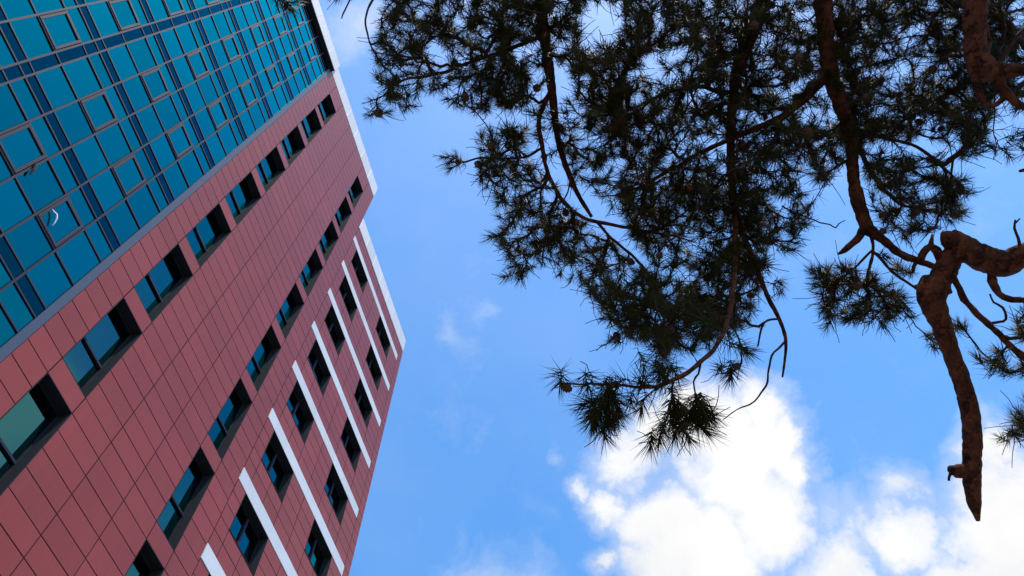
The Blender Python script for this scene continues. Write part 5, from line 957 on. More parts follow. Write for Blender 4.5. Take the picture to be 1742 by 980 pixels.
    (203, 197, 527), (155, 161, 598), (140, 58, 633), (3, 101, 636), (6, 106, 667), (129, 149, 637), (-8, 103, 686), (133, 187, 594), (121, 174, 564), (66, 119, 641), (69, 81, 656), (139, 104, 636),
    (148, 156, 599), (255, 102, 654), (269, 102, 603), (179, 73, 690), (75, 51, 612), (81, 58, 663), (162, 105, 569), (73, 65, 645), (69, 147, 587), (304, 89, 655), (284, 86, 621), (223, 144, 594),
    (108, 143, 593), (-43, 57, 654), (1, 87, 651), (155, 111, 657), (143, 73, 643), (297, 95, 639), (211, 122, 629), (281, 114, 647), (47, 79, 610), (46, 81, 611), (198, 62, 641), (85, 123, 597),
    (296, 60, 664), (310, 61, 684), (282, 56, 627), (220, 94, 672), (1, 68, 663), (58, 197, 559), (-48, 56, 661), (41, 70, 611), (81, 53, 644), (70, 71, 648), (47, 78, 654), (124, 71, 596),
    (75, 52, 625), (126, 75, 636), (69, 74, 649), (171, 82, 621), (115, 165, 530), (250, 64, 633), (76, 186, 543), (287, 66, 646), (326, 72, 711), (50, 85, 673), (65, 137, 552), (308, 63, 701),
    (-57, 73, 652), (148, 111, 658), (137, 102, 626), (24, 184, 604), (126, 80, 636), (73, 170, 582), (214, 91, 619), (127, 88, 624), (106, 190, 519), (93, 217, 543), (91, 79, 567), (-50, 64, 701),
    (105, 205, 520), (139, 160, 562), (222, 103, 638), (210, 53, 587), (106, 113, 640), (22, 185, 651), (102, 139, 614), (75, 119, 598), (55, 190, 551), (60, 210, 597), (-7, 99, 661), (135, 95, 606),
    (8, 103, 672), (99, 140, 579), (7, 85, 648), (-23, 58, 645), (-21, 58, 657), (264, 105, 647), (224, 91, 572), (119, 182, 536), (282, 94, 656), (100, 55, 621), (109, 156, 594), (104, 154, 587),
    (280, 71, 689), (192, 106, 587), (-7, 73, 708), (141, 156, 569), (64, 102, 649), (59, 101, 621), (55, 105, 629), (114, 196, 523), (117, 198, 525), (69, 126, 613), (67, 126, 604), (73, 64, 654),
    (-5, 64, 661), (202, 137, 621), (102, 61, 596), (297, 85, 652), (144, 105, 646), (131, 227, 576), (259, 107, 608), (29, 179, 606), (121, 158, 539), (129, 173, 569), (6, 95, 644), (117, 225, 604),
    (127, 226, 576), (13, 52, 662), (265, 95, 589), (264, 94, 591), (273, 204, 517), (137, 160, 578), (148, 71, 610), (294, 130, 670), (265, 115, 616), (5, 49, 671), (198, 61, 643), (165, 186, 635),
    (43, 76, 631), (-44, 54, 646), (247, 140, 590), (190, 109, 583), (198, 113, 595), (-78, 98, 680), (311, 78, 660), (132, 171, 549), (108, 202, 573), (104, 96, 628), (112, 107, 672), (79, 175, 622),
    (158, 60, 688), (272, 118, 632), (73, 169, 592), (302, 50, 660), (274, 75, 648), (276, 54, 663), (20, 71, 691), (274, 118, 603), (133, 167, 639), (122, 150, 599), (34, 85, 680), (36, 80, 663),
    (279, 51, 624), (162, 72, 594), (260, 46, 591), (-71, 53, 672), (83, 209, 570), (292, 79, 647), (123, 224, 573), (77, 59, 642), (69, 150, 582), (104, 55, 647), (94, 52, 596), (164, 79, 609),
    (290, 110, 639), (50, 175, 524), (52, 171, 516), (148, 174, 597), (82, 180, 635), (207, 78, 633), (130, 91, 639), (254, 143, 585), (265, 47, 636), (139, 95, 620), (115, 192, 516), (170, 123, 582),
    (3, 124, 638), (6, 126, 642), (278, 70, 605), (172, 80, 629), (114, 220, 579), (203, 78, 653), (198, 75, 644), (265, 63, 697), (277, 94, 621), (305, 101, 669), (107, 103, 649), (84, 81, 677),
    (-5, 66, 651), (102, 74, 571), (249, 143, 601), (252, 143, 602), (117, 204, 538), (302, 62, 696), (212, 115, 635), (283, 66, 613), (64, 210, 541), (119, 91, 595), (0, 74, 628), (68, 89, 602),
    (252, 141, 595), (101, 86, 600), (-27, 68, 639), (62, 109, 614), (203, 114, 620), (71, 122, 635), (-47, 61, 695), (234, 55, 644), (233, 156, 577), (68, 95, 634), (308, 79, 660), (330, 81, 694),
    (133, 94, 661), (-4, 92, 683), (-1, 85, 653), (67, 217, 549), (194, 62, 637), (334, 139, 705), (179, 81, 630), (287, 85, 627), (311, 50, 671), (-1, 91, 643), (-4, 89, 627), (174, 143, 651),
    (-1, 101, 628), (58, 83, 649), (139, 178, 553), (137, 171, 539), (221, 117, 599), (99, 56, 588), (304, 78, 646), (129, 185, 583), (-71, 70, 635), (-77, 80, 687), (117, 226, 583), (284, 93, 617),
    (102, 112, 635), (-4, 87, 661), (-4, 84, 661), (81, 182, 607), (109, 68, 643), (210, 135, 567), (42, 178, 599), (63, 111, 626), (89, 152, 571), (297, 104, 643), (199, 113, 606), (209, 116, 624),
    (43, 47, 667), (40, 47, 631), (70, 57, 592), (115, 67, 639), (48, 100, 597), (273, 90, 616), (46, 85, 667), (138, 51, 611), (61, 85, 662), (130, 114, 659), (223, 101, 646), (151, 173, 622),
    (203, 104, 614), (89, 139, 631), (-9, 98, 651), (57, 77, 620), (59, 77, 640), (94, 98, 577), (204, 115, 610), (0, 75, 619), (272, 87, 584), (69, 118, 619), (189, 62, 581), (24, 175, 590),
    (27, 177, 598), (69, 100, 646), (78, 180, 601), (286, 118, 629), (305, 96, 638), (175, 82, 686), (-3, 81, 639), (246, 99, 612), (256, 106, 631), (-73, 97, 634), (184, 69, 635), (186, 68, 645),
    (211, 58, 672), (285, 60, 667), (103, 156, 601), (41, 65, 679), (39, 62, 675), (138, 114, 566), (160, 133, 625), (-6, 94, 618), (65, 89, 597), (30, 183, 616), (159, 80, 696), (268, 67, 625),
    (90, 108, 645), (157, 177, 616), (45, 79, 614), (-44, 58, 649), (280, 119, 641), (270, 88, 584), (68, 150, 604), (84, 199, 569), (66, 155, 475), (281, 91, 603), (-5, 58, 654), (23, 51, 661),
    (24, 47, 640), (40, 65, 678), (139, 185, 594), (223, 62, 706), (295, 74, 623), (-56, 63, 691), (278, 88, 601), (153, 75, 671), (205, 131, 584), (282, 99, 616), (-55, 63, 675), (99, 105, 618),
    (149, 179, 613), (126, 89, 644), (58, 109, 589), (71, 100, 656), (55, 106, 632), (52, 106, 634), (78, 66, 613), (252, 106, 623), (72, 209, 539), (212, 194, 537), (-5, 67, 641), (64, 123, 639),
    (251, 126, 637), (4, 126, 636), (83, 156, 574), (29, 168, 586), (65, 201, 547), (288, 48, 638), (117, 68, 647), (85, 75, 648), (38, 92, 721), (126, 82, 643), (80, 142, 582), (20, 44, 617),
    (5, 46, 654), (314, 80, 653), (79, 56, 613), (-9, 104, 670), (-6, 94, 626), (23, 50, 678), (0, 77, 636), (-27, 68, 643), (147, 132, 641), (-58, 74, 674), (222, 214, 559), (22, 175, 590),
    (22, 184, 605), (43, 82, 630), (39, 79, 613), (-21, 53, 698), (130, 185, 590), (301, 107, 654), (63, 102, 628), (256, 191, 497), (10, 90, 647), (163, 77, 590), (149, 177, 610), (203, 78, 638),
    (268, 115, 590), (242, 57, 650), (293, 77, 692), (107, 150, 609), (107, 155, 616), (295, 57, 663), (67, 99, 647), (139, 116, 565), (259, 51, 635), (-2, 74, 614), (190, 90, 570), (-5, 62, 651),
    (-7, 67, 647), (-5, 68, 639), (41, 180, 603), (54, 111, 650), (183, 69, 638), (202, 68, 637), (222, 94, 634), (134, 139, 590), (105, 193, 554), (45, 79, 641), (69, 223, 564), (107, 91, 625),
    (74, 208, 529), (1, 71, 665), (92, 142, 563), (286, 63, 612), (1, 120, 631), (115, 210, 550), (205, 116, 624), (-19, 58, 657), (-5, 57, 629), (7, 105, 677), (43, 81, 628), (21, 170, 612),
    (143, 195, 585), (155, 76, 679), (215, 85, 663), (78, 183, 532), (133, 101, 611), (264, 52, 612), (45, 92, 675), (245, 138, 570), (194, 92, 685), (248, 167, 604), (139, 70, 633), (140, 59, 627),
    (113, 198, 531), (121, 209, 556), (68, 127, 616), (44, 49, 675), (42, 49, 678), (115, 64, 663), (101, 55, 592), (93, 131, 621), (248, 123, 630), (254, 104, 595), (112, 206, 584), (64, 105, 626),
    (63, 106, 636), (80, 180, 604), (106, 76, 592), (117, 86, 641), (152, 114, 670), (70, 154, 596), (151, 179, 611), (231, 73, 674), (100, 87, 597), (135, 166, 637), (283, 90, 606), (258, 65, 589),
    (203, 127, 576), (67, 106, 606), (193, 55, 629), (104, 56, 647), (79, 52, 699), (19, 65, 668), (181, 68, 633), (-1, 89, 688), (138, 145, 608), (177, 83, 628), (-4, 103, 634), (121, 74, 615),
    (53, 68, 574), (242, 56, 655), (268, 62, 715), (-9, 135, 633), (11, 97, 675), (71, 121, 651), (66, 109, 602), (133, 180, 556), (127, 154, 608), (270, 73, 604), (294, 78, 647), (254, 70, 618),
    (272, 60, 589), (92, 213, 539), (92, 219, 549), (-10, 52, 658), (74, 74, 625), (112, 220, 549), (311, 87, 678), (21, 169, 574), (271, 202, 517), (3, 46, 645), (133, 142, 596), (105, 205, 565),
    (81, 66, 646), (55, 109, 636), (-46, 55, 661), (-5, 58, 634), (311, 88, 674), (274, 75, 612), (102, 153, 569), (214, 97, 639), (50, 86, 652), (126, 223, 584), (297, 75, 658), (64, 210, 535),
    (-70, 52, 671), (69, 95, 626), (257, 51, 598), (21, 180, 634), (195, 77, 622), (177, 72, 652), (78, 180, 607), (282, 106, 633), (57, 98, 603), (161, 76, 641), (61, 184, 514), (68, 107, 651),
    (68, 110, 654), (136, 162, 571), (134, 83, 672), (59, 139, 642), (68, 91, 612), (-63, 48, 619), (269, 75, 608), (142, 152, 586), (-21, 49, 661), (306, 85, 673), (91, 127, 614), (88, 201, 553),
    (10, 97, 688), (107, 149, 599), (114, 74, 602), (108, 208, 575), (286, 91, 607), (4, 87, 653), (20, 69, 703), (59, 103, 618), (68, 113, 631), (5, 97, 687), (71, 115, 653), (158, 59, 687),
    (63, 108, 602), (67, 113, 632), (-80, 68, 659), (77, 176, 596), (205, 79, 662), (172, 112, 626), (99, 189, 517), (41, 68, 729), (93, 82, 699), (82, 69, 626), (61, 95, 605), (91, 227, 560),
    (-1, 54, 706), (-3, 46, 631), (4, 125, 640), (81, 209, 528), (82, 208, 526), (106, 189, 511), (112, 204, 536), (183, 82, 664), (43, 82, 627), (222, 93, 542), (199, 103, 607), (9, 90, 657),
    (154, 57, 667), (90, 123, 600), (155, 131, 619), (143, 83, 659), (181, 82, 646), (141, 163, 588), (203, 87, 671), (138, 171, 650), (131, 174, 571), (157, 57, 680), (147, 194, 622), (70, 158, 603),
    (299, 98, 658), (194, 89, 679), (166, 66, 620), (224, 105, 646), (79, 190, 548), (274, 87, 590), (138, 80, 637), (121, 75, 636), (69, 102, 666), (50, 86, 642), (-19, 47, 656), (151, 169, 600),
    (296, 58, 664), (71, 114, 652), (64, 102, 593), (100, 143, 584), (117, 89, 594), (110, 216, 591), (61, 94, 603), (127, 69, 708), (108, 111, 645), (103, 109, 633), (9, 92, 660), (-5, 79, 662),
    (141, 179, 558), (296, 113, 654), (72, 206, 525), (177, 70, 645), (111, 66, 625), (65, 105, 611), (293, 80, 644), (259, 108, 604), (113, 72, 611), (300, 65, 633), (-20, 46, 650), (62, 107, 609),
    (149, 189, 579), (189, 89, 667), (325, 83, 704), (116, 162, 641), (206, 114, 621), (144, 129, 626), (93, 159, 591), (129, 225, 586), (68, 150, 595), (62, 141, 571), (111, 115, 667), (244, 128, 644),
    (173, 70, 638), (62, 110, 596), (64, 115, 607), (67, 195, 504), (109, 148, 605), (108, 147, 595), (170, 111, 619), (79, 64, 641), (86, 200, 517), (113, 201, 538), (121, 213, 560), (59, 77, 629),
    (286, 96, 638), (-3, 51, 697), (46, 71, 593), (49, 90, 678), (68, 119, 639), (62, 98, 606), (75, 190, 495), (64, 85, 584), (274, 74, 659), (257, 69, 624), (247, 123, 627), (72, 127, 650),
    (67, 120, 629), (298, 77, 658), (-3, 76, 643), (59, 101, 583), (171, 75, 622), (231, 54, 631), (111, 214, 561), (62, 106, 585), (-57, 67, 619), (87, 74, 654), (138, 80, 643), (-58, 71, 634),
    (121, 161, 644), (66, 143, 581), (67, 150, 594), (238, 55, 649), (79, 176, 620), (82, 210, 528), (68, 103, 649), (123, 74, 680), (85, 120, 587), (181, 81, 651), (120, 76, 616), (82, 66, 651),
    (110, 114, 658), (114, 82, 621), (24, 192, 628), (49, 166, 504), (159, 132, 628), (60, 119, 634), (153, 175, 623), (125, 79, 642), (117, 144, 576), (194, 90, 674), (121, 78, 635), (3, 84, 620),
    (255, 97, 585), (-20, 46, 648), (-55, 66, 615), (241, 56, 650), (282, 106, 628), (-56, 68, 615), (255, 68, 624), (286, 77, 679), (193, 90, 674), (52, 104, 622), (312, 85, 675), (76, 177, 615),
    (61, 104, 628), (-59, 73, 650), (153, 68, 576), (59, 116, 614), (72, 158, 625), (-4, 79, 664), (-3, 79, 654), (82, 70, 629), (18, 66, 674), (100, 106, 619), (68, 102, 656), (68, 105, 665),
    (5, 89, 657), (4, 86, 631), (-2, 50, 662), (-4, 83, 680), (176, 114, 636), (62, 90, 601), (-3, 51, 684), (76, 171, 602), (102, 139, 575), (70, 126, 652), (142, 165, 595), (59, 114, 612),
    (176, 79, 644), (81, 66, 648), (4, 86, 640), (172, 77, 628), (81, 181, 627), (71, 160, 575), (60, 93, 607), (124, 78, 643), (57, 110, 596), (59, 118, 626), (126, 79, 656), (72, 163, 583),
    (96, 133, 633), (86, 119, 587), (105, 145, 589), (132, 83, 682), (127, 80, 656), (110, 69, 592), (57, 47, 673), (58, 35, 658), (64, 37, 661), (61, 43, 707), (65, 32, 657), (67, 37, 682),
    (66, 22, 695), (46, 28, 687), (68, 25, 663), (47, 22, 663), (65, 37, 683), (54, 29, 662), (50, 45, 651), (66, 35, 642), (62, 33, 705), (42, 22, 676), (49, 35, 690), (67, 31, 677),
    (61, 43, 688), (73, 44, 661), (50, 35, 673), (45, 23, 715), (284, 76, 582), (283, 90, 578), (77, 29, 712), (47, 26, 660), (48, 22, 703), (65, 44, 686), (50, 43, 696), (64, 41, 672),
    (56, 41, 663), (59, 29, 677), (43, 43, 686), (55, 27, 672), (73, 31, 671), (68, 29, 644), (47, 47, 674), (46, 30, 657), (54, 34, 639), (71, 33, 661), (64, 31, 722), (56, 23, 681),
    (45, 31, 659), (70, 36, 669), (68, 27, 676), (66, 32, 661), (77, 45, 688), (44, 42, 651), (52, 37, 651), (43, 28, 690), (-102, 39, 624), (-96, 40, 624), (-92, 38, 628), (53, 23, 668),
    (68, 25, 673), (50, 37, 683), (98, 27, 673), (296, 43, 658), (170, 24, 624), (307, 43, 676), (207, 45, 703), (83, 41, 673), (81, 45, 680), (299, 36, 621), (329, 45, 691), (174, 23, 626),
    (350, 78, 687), (219, 39, 656), (0, 41, 674), (32, 36, 673), (-4, 45, 664), (19, 29, 707), (25, 31, 725), (-2, 42, 665), (193, 25, 677), (18, 35, 654), (42, 37, 677), (27, 28, 707),
    (9, 34, 675), (218, 39, 621), (240, 45, 653), (83, 35, 622), (139, 38, 692), (113, 39, 641), (166, 24, 649), (324, 36, 662), (174, 33, 684), (93, 26, 658), (317, 23, 660), (260, 31, 667),
    (240, 33, 638), (329, 65, 652), (295, 40, 746), (251, 34, 679), (243, 42, 657), (95, 31, 621), (96, 32, 670), (250, 36, 640), (-2, 29, 678), (15, 31, 663), (-2, 35, 644), (34, 31, 717),
    (19, 41, 677), (-1, 36, 665), (21, 46, 662), (29, 36, 697), (38, 25, 711), (14, 33, 710), (36, 31, 691), (27, 47, 722), (155, 37, 664), (103, 43, 659), (350, 84, 683), (73, 35, 665),
    (244, 39, 596), (318, 36, 666), (71, 37, 667), (88, 31, 649), (292, 48, 660), (282, 46, 636), (100, 40, 667), (263, 43, 696), (232, 36, 708), (77, 43, 650), (261, 39, 652), (238, 39, 635),
    (230, 28, 703), (165, 24, 643), (89, 22, 637), (227, 45, 635), (271, 34, 594), (306, 71, 616), (37, 27, 662), (8, 38, 689), (32, 39, 653), (35, 30, 674), (2, 27, 658), (-3, 39, 685),
    (-2, 32, 678), (35, 22, 692), (110, 35, 720), (280, 46, 660), (257, 23, 683), (131, 32, 625), (197, 35, 700), (191, 27, 670), (211, 29, 680), (83, 38, 706), (73, 46, 684), (303, 41, 667),
    (152, 23, 645), (221, 38, 647), (276, 36, 704), (317, 61, 654), (184, 33, 669), (310, 31, 645), (126, 42, 668), (127, 24, 673), (278, 43, 664), (309, 27, 667), (88, 21, 668), (304, 39, 693),
    (313, 48, 638), (297, 42, 692), (22, 42, 719), (-1, 40, 681), (22, 27, 645), (3, 36, 689), (31, 29, 658), (37, 23, 667), (6, 21, 683), (212, 41, 669), (90, 31, 692), (169, 31, 664),
    (318, 26, 695), (222, 23, 646), (295, 37, 681), (249, 35, 687), (195, 30, 623), (93, 37, 688), (117, 41, 605), (292, 39, 659), (217, 44, 661), (268, 46, 645), (248, 43, 693), (169, 34, 692),
    (257, 34, 617), (197, 43, 652), (96, 38, 674), (173, 23, 627), (90, 40, 667), (264, 39, 681), (286, 35, 741), (226, 26, 653), (266, 22, 617), (308, 48, 669), (262, 46, 655), (138, 43, 688),
    (299, 27, 654), (90, 28, 693), (346, 44, 716), (282, 69, 590), (166, 30, 655), (204, 33, 633), (28, 34, 678), (18, 34, 660), (42, 35, 685), (4, 32, 667), (15, 47, 693), (208, 31, 628),
    (189, 25, 642), (216, 28, 651), (218, 42, 623), (113, 36, 692), (325, 27, 677), (69, 37, 660), (286, 47, 655), (123, 26, 736), (187, 22, 643), (91, 33, 661), (293, 32, 661), (115, 43, 624),
    (265, 32, 638), (230, 34, 649), (152, 38, 651), (330, 24, 682), (135, 34, 665), (255, 46, 641), (154, 35, 680), (357, 83, 712), (223, 27, 646), (87, 39, 669), (219, 49, 683), (39, 22, 668),
    (12, 37, 689), (1, 41, 702), (33, 24, 704), (8, 22, 675), (8, 43, 685), (22, 42, 674), (208, 49, 672), (82, 28, 692), (186, 35, 677), (97, 33, 628), (102, 23, 632), (323, 39, 665),
    (291, 38, 650), (227, 40, 660), (193, 46, 680), (115, 31, 684), (303, 44, 666), (192, 21, 641), (157, 32, 680), (214, 27, 691), (93, 29, 682), (110, 46, 698), (302, 71, 614), (181, 32, 673),
    (223, 40, 660), (209, 25, 712), (178, 26, 660), (330, 84, 653), (282, 36, 647), (2, 42, 698), (9, 35, 626), (2, 39, 674), (40, 30, 707), (4, 32, 655), (24, 30, 639), (29, 28, 693),
    (49, 29, 689), (251, 25, 621), (274, 29, 709), (145, 41, 647), (83, 45, 682), (111, 42, 637), (308, 49, 671), (161, 37, 694), (199, 42, 673), (72, 37, 689), (312, 41, 668), (170, 38, 613),
    (286, 45, 697), (98, 37, 609), (230, 24, 592), (106, 47, 690), (283, 42, 627), (18, 23, 664), (36, 28, 727), (18, 22, 683), (45, 30, 667), (21, 24, 649), (19, 31, 658), (30, 39, 687),
    (41, 23, 675), (5, 30, 701), (34, 25, 673), (39, 27, 682), (9, 33, 673), (13, 35, 699), (193, 25, 659), (280, 34, 633), (229, 39, 665), (120, 40, 629), (314, 53, 654), (94, 30, 670),
    (98, 36, 681), (320, 50, 682), (305, 30, 699), (221, 35, 674), (197, 30, 639), (227, 36, 665), (145, 47, 661), (304, 48, 659), (257, 41, 625), (293, 63, 615), (256, 34, 671), (114, 42, 611),
    (65, 25, 654), (220, 30, 674), (169, 29, 695), (153, 33, 619), (212, 35, 597), (0, 40, 658), (24, 24, 663), (11, 37, 695), (41, 41, 643), (5, 36, 634), (40, 48, 690), (41, 43, 663),
    (22, 23, 696), (25, 43, 660), (-2, 28, 651), (23, 33, 667), (81, 38, 644), (305, 51, 689), (284, 40, 656), (76, 37, 682), (182, 22, 632), (138, 29, 649), (95, 36, 699), (78, 29, 719),
    (300, 32, 643), (254, 27, 672), (192, 29, 664), (182, 27, 632), (216, 48, 670), (143, 38, 699), (318, 79, 638), (325, 63, 647), (182, 27, 684), (272, 33, 625), (178, 28, 659), (28, 25, 689),
    (14, 47, 710), (33, 36, 695), (27, 29, 649), (6, 37, 667), (14, 21, 677), (221, 38, 681), (84, 40, 644), (322, 85, 650), (287, 25, 621), (93, 28, 701), (242, 40, 638), (219, 36, 670),
    (204, 41, 651), (293, 43, 640), (74, 23, 687), (269, 32, 620), (305, 42, 672), (88, 34, 704), (319, 33, 661), (338, 77, 668), (285, 49, 674), (84, 42, 648), (333, 71, 659), (258, 25, 701),
    (84, 20, 628), (298, 57, 617), (68, 35, 639), (111, 47, 667), (174, 32, 633), (47, 32, 693), (18, 24, 688), (27, 29, 686), (27, 28, 699), (26, 30, 680), (25, 40, 669), (33, 25, 689),
    (20, 43, 668), (29, 44, 699), (-1, 29, 668), (28, 41, 622), (20, 30, 662), (189, 41, 657), (227, 22, 666), (153, 25, 619), (345, 46, 692), (233, 44, 637), (143, 24, 673), (143, 44, 688),
    (223, 41, 597), (299, 29, 633), (129, 38, 602), (236, 40, 703), (70, 31, 663), (85, 30, 703), (86, 30, 659), (146, 38, 688), (297, 52, 700), (214, 26, 631), (138, 23, 636), (234, 35, 673),
    (203, 44, 663), (206, 36, 733), (-1, 26, 693), (6, 27, 678), (41, 44, 691), (23, 38, 689), (40, 26, 672), (16, 25, 686), (27, 33, 713), (3, 45, 650), (18, 47, 714), (239, 32, 652),
    (320, 43, 711), (71, 27, 664), (314, 28, 675), (84, 32, 631), (250, 43, 657), (287, 31, 631), (225, 45, 640), (246, 29, 661), (246, 27, 662), (286, 30, 626), (274, 35, 650), (176, 26, 621),
    (303, 65, 619), (223, 30, 719), (190, 33, 716), (157, 39, 711), (154, 44, 728), (108, 39, 653), (196, 42, 603), (-60, 29, 671), (1, 24, 705), (-20, 48, 695), (17, 27, 704), (19, 24, 694),
    (18, 36, 657), (18, 29, 687), (-2, 30, 702), (2, 19, 638), (5, 44, 664), (17, 25, 649), (12, 36, 665), (18, 32, 676), (20, 31, 659), (10, 49, 698), (284, 23, 657), (261, 43, 631),
    (91, 44, 632), (115, 38, 657), (188, 27, 654), (216, 23, 669), (201, 30, 641), (217, 40, 626), (172, 29, 665), (315, 23, 665), (210, 24, 648), (207, 30, 623), (252, 40, 652), (203, 29, 678),
    (311, 39, 668), (159, 37, 686), (220, 23, 657), (157, 36, 623), (306, 74, 623), (152, 30, 712), (-10, 31, 667), (-21, 48, 685), (-63, 22, 646), (-43, 39, 667), (-71, 19, 642), (-25, 24, 671),
    (-74, 44, 659), (-63, 21, 683), (-41, 40, 640), (-26, 32, 645), (-26, 23, 634), (-58, 45, 662), (-44, 34, 604), (-48, 26, 634), (-32, 38, 672), (133, 29, 662), (155, 27, 649), (155, 26, 653),
    (240, 28, 676), (78, 36, 630), (260, 46, 650), (72, 22, 691), (257, 43, 659), (242, 32, 637), (166, 23, 665), (66, 19, 600), (150, 22, 574), (170, 23, 632), (253, 39, 625), (354, 28, 708),
    (188, 29, 686), (152, 50, 709), (163, 27, 665), (-29, 44, 646), (-62, 43, 652), (-65, 28, 655), (-16, 43, 642), (-5, 40, 716), (-2, 22, 659), (-51, 33, 658), (-74, 25, 703), (-62, 44, 647),
    (-60, 41, 663), (-61, 44, 657), (-63, 40, 640), (-20, 26, 716), (311, 43, 693), (278, 42, 645), (132, 47, 663), (210, 34, 664), (311, 81, 636), (88, 21, 672), (167, 24, 650), (231, 24, 641),
    (241, 50, 680), (152, 25, 661), (66, 43, 616), (218, 44, 676), (92, 35, 664), (263, 24, 667), (244, 48, 665), (212, 42, 635), (155, 26, 668), (-53, 34, 662), (-37, 45, 670), (-72, 25, 683),
    (-44, 23, 654), (-66, 25, 632), (-13, 27, 667), (-71, 21, 695), (0, 20, 652), (-71, 24, 670), (-62, 30, 651), (-73, 36, 663), (-33, 47, 676), (-2, 31, 698), (-36, 44, 699), (264, 38, 668),
    (302, 39, 659), (160, 24, 659), (93, 28, 655), (154, 45, 710), (316, 34, 658), (188, 40, 641), (131, 45, 669), (203, 35, 644), (77, 25, 684), (91, 36, 678), (263, 41, 617), (215, 39, 646),
    (135, 40, 623), (140, 28, 650), (344, 84, 677), (104, 25, 658), (177, 43, 632), (334, 67, 666), (224, 25, 668), (210, 22, 589), (-74, 34, 681), (-23, 43, 698), (-46, 28, 673), (-67, 33, 671),
    (-66, 43, 680), (-29, 41, 675), (-58, 43, 652), (-4, 34, 660), (-6, 34, 657), (-2, 40, 645), (-64, 38, 656), (74, 32, 670), (249, 31, 683), (230, 29, 631), (268, 37, 691), (71, 24, 648),
    (129, 37, 621), (157, 28, 634), (246, 29, 655), (191, 30, 655), (270, 35, 670), (276, 32, 698), (71, 43, 672), (249, 39, 648), (178, 24, 658), (136, 30, 630), (98, 31, 688), (159, 27, 649),
    (87, 26, 698), (65, 29, 646), (319, 43, 677), (268, 28, 619), (297, 42, 640), (321, 46, 678), (-33, 43, 675), (-8, 41, 643), (-2, 21, 677), (-65, 34, 663), (-30, 20, 672), (-52, 27, 660),
    (-23, 39, 654), (-12, 35, 653), (0, 35, 696), (281, 71, 585), (297, 22, 627), (216, 27, 609), (90, 32, 698), (190, 39, 638), (93, 37, 640), (225, 25, 686), (78, 39, 616), (293, 66, 604),
    (271, 36, 619), (259, 29, 687), (338, 26, 685), (286, 36, 663), (337, 31, 695), (217, 42, 664), (108, 50, 690), (-24, 31, 668), (-17, 46, 665), (-49, 25, 677), (-63, 34, 679), (-41, 20, 659),
    (-15, 43, 656), (-59, 38, 667), (-6, 41, 621), (-36, 41, 606), (-68, 30, 700), (-19, 29, 686), (-61, 23, 678), (-78, 33, 684), (-68, 44, 683), (-69, 24, 682), (-60, 26, 673), (-83, 23, 723),
    (-58, 34, 661), (-24, 35, 672), (-41, 46, 695), (241, 45, 644), (236, 22, 661), (165, 34, 678), (187, 47, 684), (323, 69, 649), (230, 44, 638), (95, 42, 629), (300, 80, 616), (165, 24, 618),
    (116, 30, 645), (173, 24, 659), (78, 32, 634), (161, 27, 729), (331, 48, 685), (-71, 24, 647), (-56, 24, 706), (-41, 38, 656), (-60, 32, 655), (-70, 39, 649), (-52, 33, 704), (-54, 38, 659),
    (-21, 43, 669), (-72, 24, 671), (84, 42, 655), (135, 32, 604), (308, 64, 633), (250, 39, 632), (299, 23, 640), (155, 38, 591), (160, 28, 696), (123, 35, 646), (157, 30, 705), (191, 29, 653),
    (178, 25, 623), (108, 39, 647), (327, 79, 650), (159, 31, 645), (285, 47, 674), (88, 25, 700), (232, 40, 610), (134, 37, 632), (181, 36, 716), (73, 27, 699), (272, 41, 668), (221, 47, 674),
    (123, 33, 590), (324, 24, 664), (267, 23, 659), (-54, 33, 676), (270, 215, 499), (287, 192, 521), (-31, 42, 658), (-41, 25, 672), (-42, 34, 647), (-56, 37, 662), (-25, 22, 682), (-77, 42, 690),
    (-75, 22, 705), (-29, 31, 643), (-73, 43, 679), (271, 228, 485), (260, 224, 484), (266, 234, 481), (275, 231, 496), (287, 241, 502), (279, 246, 490), (276, 243, 495), (276, 237, 493), (259, 185, 500),
    (281, 204, 507), (272, 220, 506), (287, 224, 509), (273, 216, 502), (267, 232, 486), (271, 231, 489), (276, 241, 486), (283, 207, 515), (267, 198, 510), (278, 190, 523), (285, 200, 529), (278, 220, 515),
    (283, 198, 517), (258, 191, 495), (271, 200, 504), (277, 184, 510), (272, 201, 507), (277, 193, 509), (265, 195, 504), (292, 200, 528), (231, 30, 655), (295, 45, 624), (76, 32, 631), (280, 41, 656),
    (294, 36, 621), (95, 28, 670), (204, 32, 667), (161, 20, 635), (247, 26, 617), (149, 43, 663), (172, 36, 639), (287, 32, 649), (285, 46, 638), (97, 40, 651), (214, 33, 655), (269, 32, 698),
    (213, 44, 615), (123, 30, 621), (282, 203, 520), (293, 202, 527), (271, 180, 506), (279, 190, 526), (263, 238, 477), (282, 240, 499), (273, 236, 485), (269, 243, 490), (265, 232, 482), (268, 194, 508),
    (294, 210, 536), (254, 180, 496), (235, 40, 663), (178, 34, 636), (122, 25, 651), (289, 42, 641), (177, 38, 659), (245, 33, 664), (87, 23, 657), (160, 37, 671), (263, 42, 693), (110, 23, 656),
    (325, 51, 706), (103, 48, 722), (284, 114, 558), (295, 105, 575), (290, 111, 574), (287, 106, 562), (268, 102, 551), (286, 112, 559), (280, 114, 564), (266, 100, 544), (283, 85, 582), (288, 76, 578),
    (288, 107, 567), (269, 107, 556), (284, 102, 561), (285, 104, 561), (291, 108, 578), (289, 93, 579), (285, 74, 582), (285, 78, 580), (287, 83, 582), (285, 112, 556), (297, 88, 597), (279, 73, 573),
    (297, 98, 583), (277, 87, 576), (273, 28, 655), (307, 36, 643), (112, 35, 665), (141, 28, 663), (288, 27, 653), (234, 43, 668), (165, 36, 603), (247, 40, 680), (220, 38, 670), (141, 24, 703),
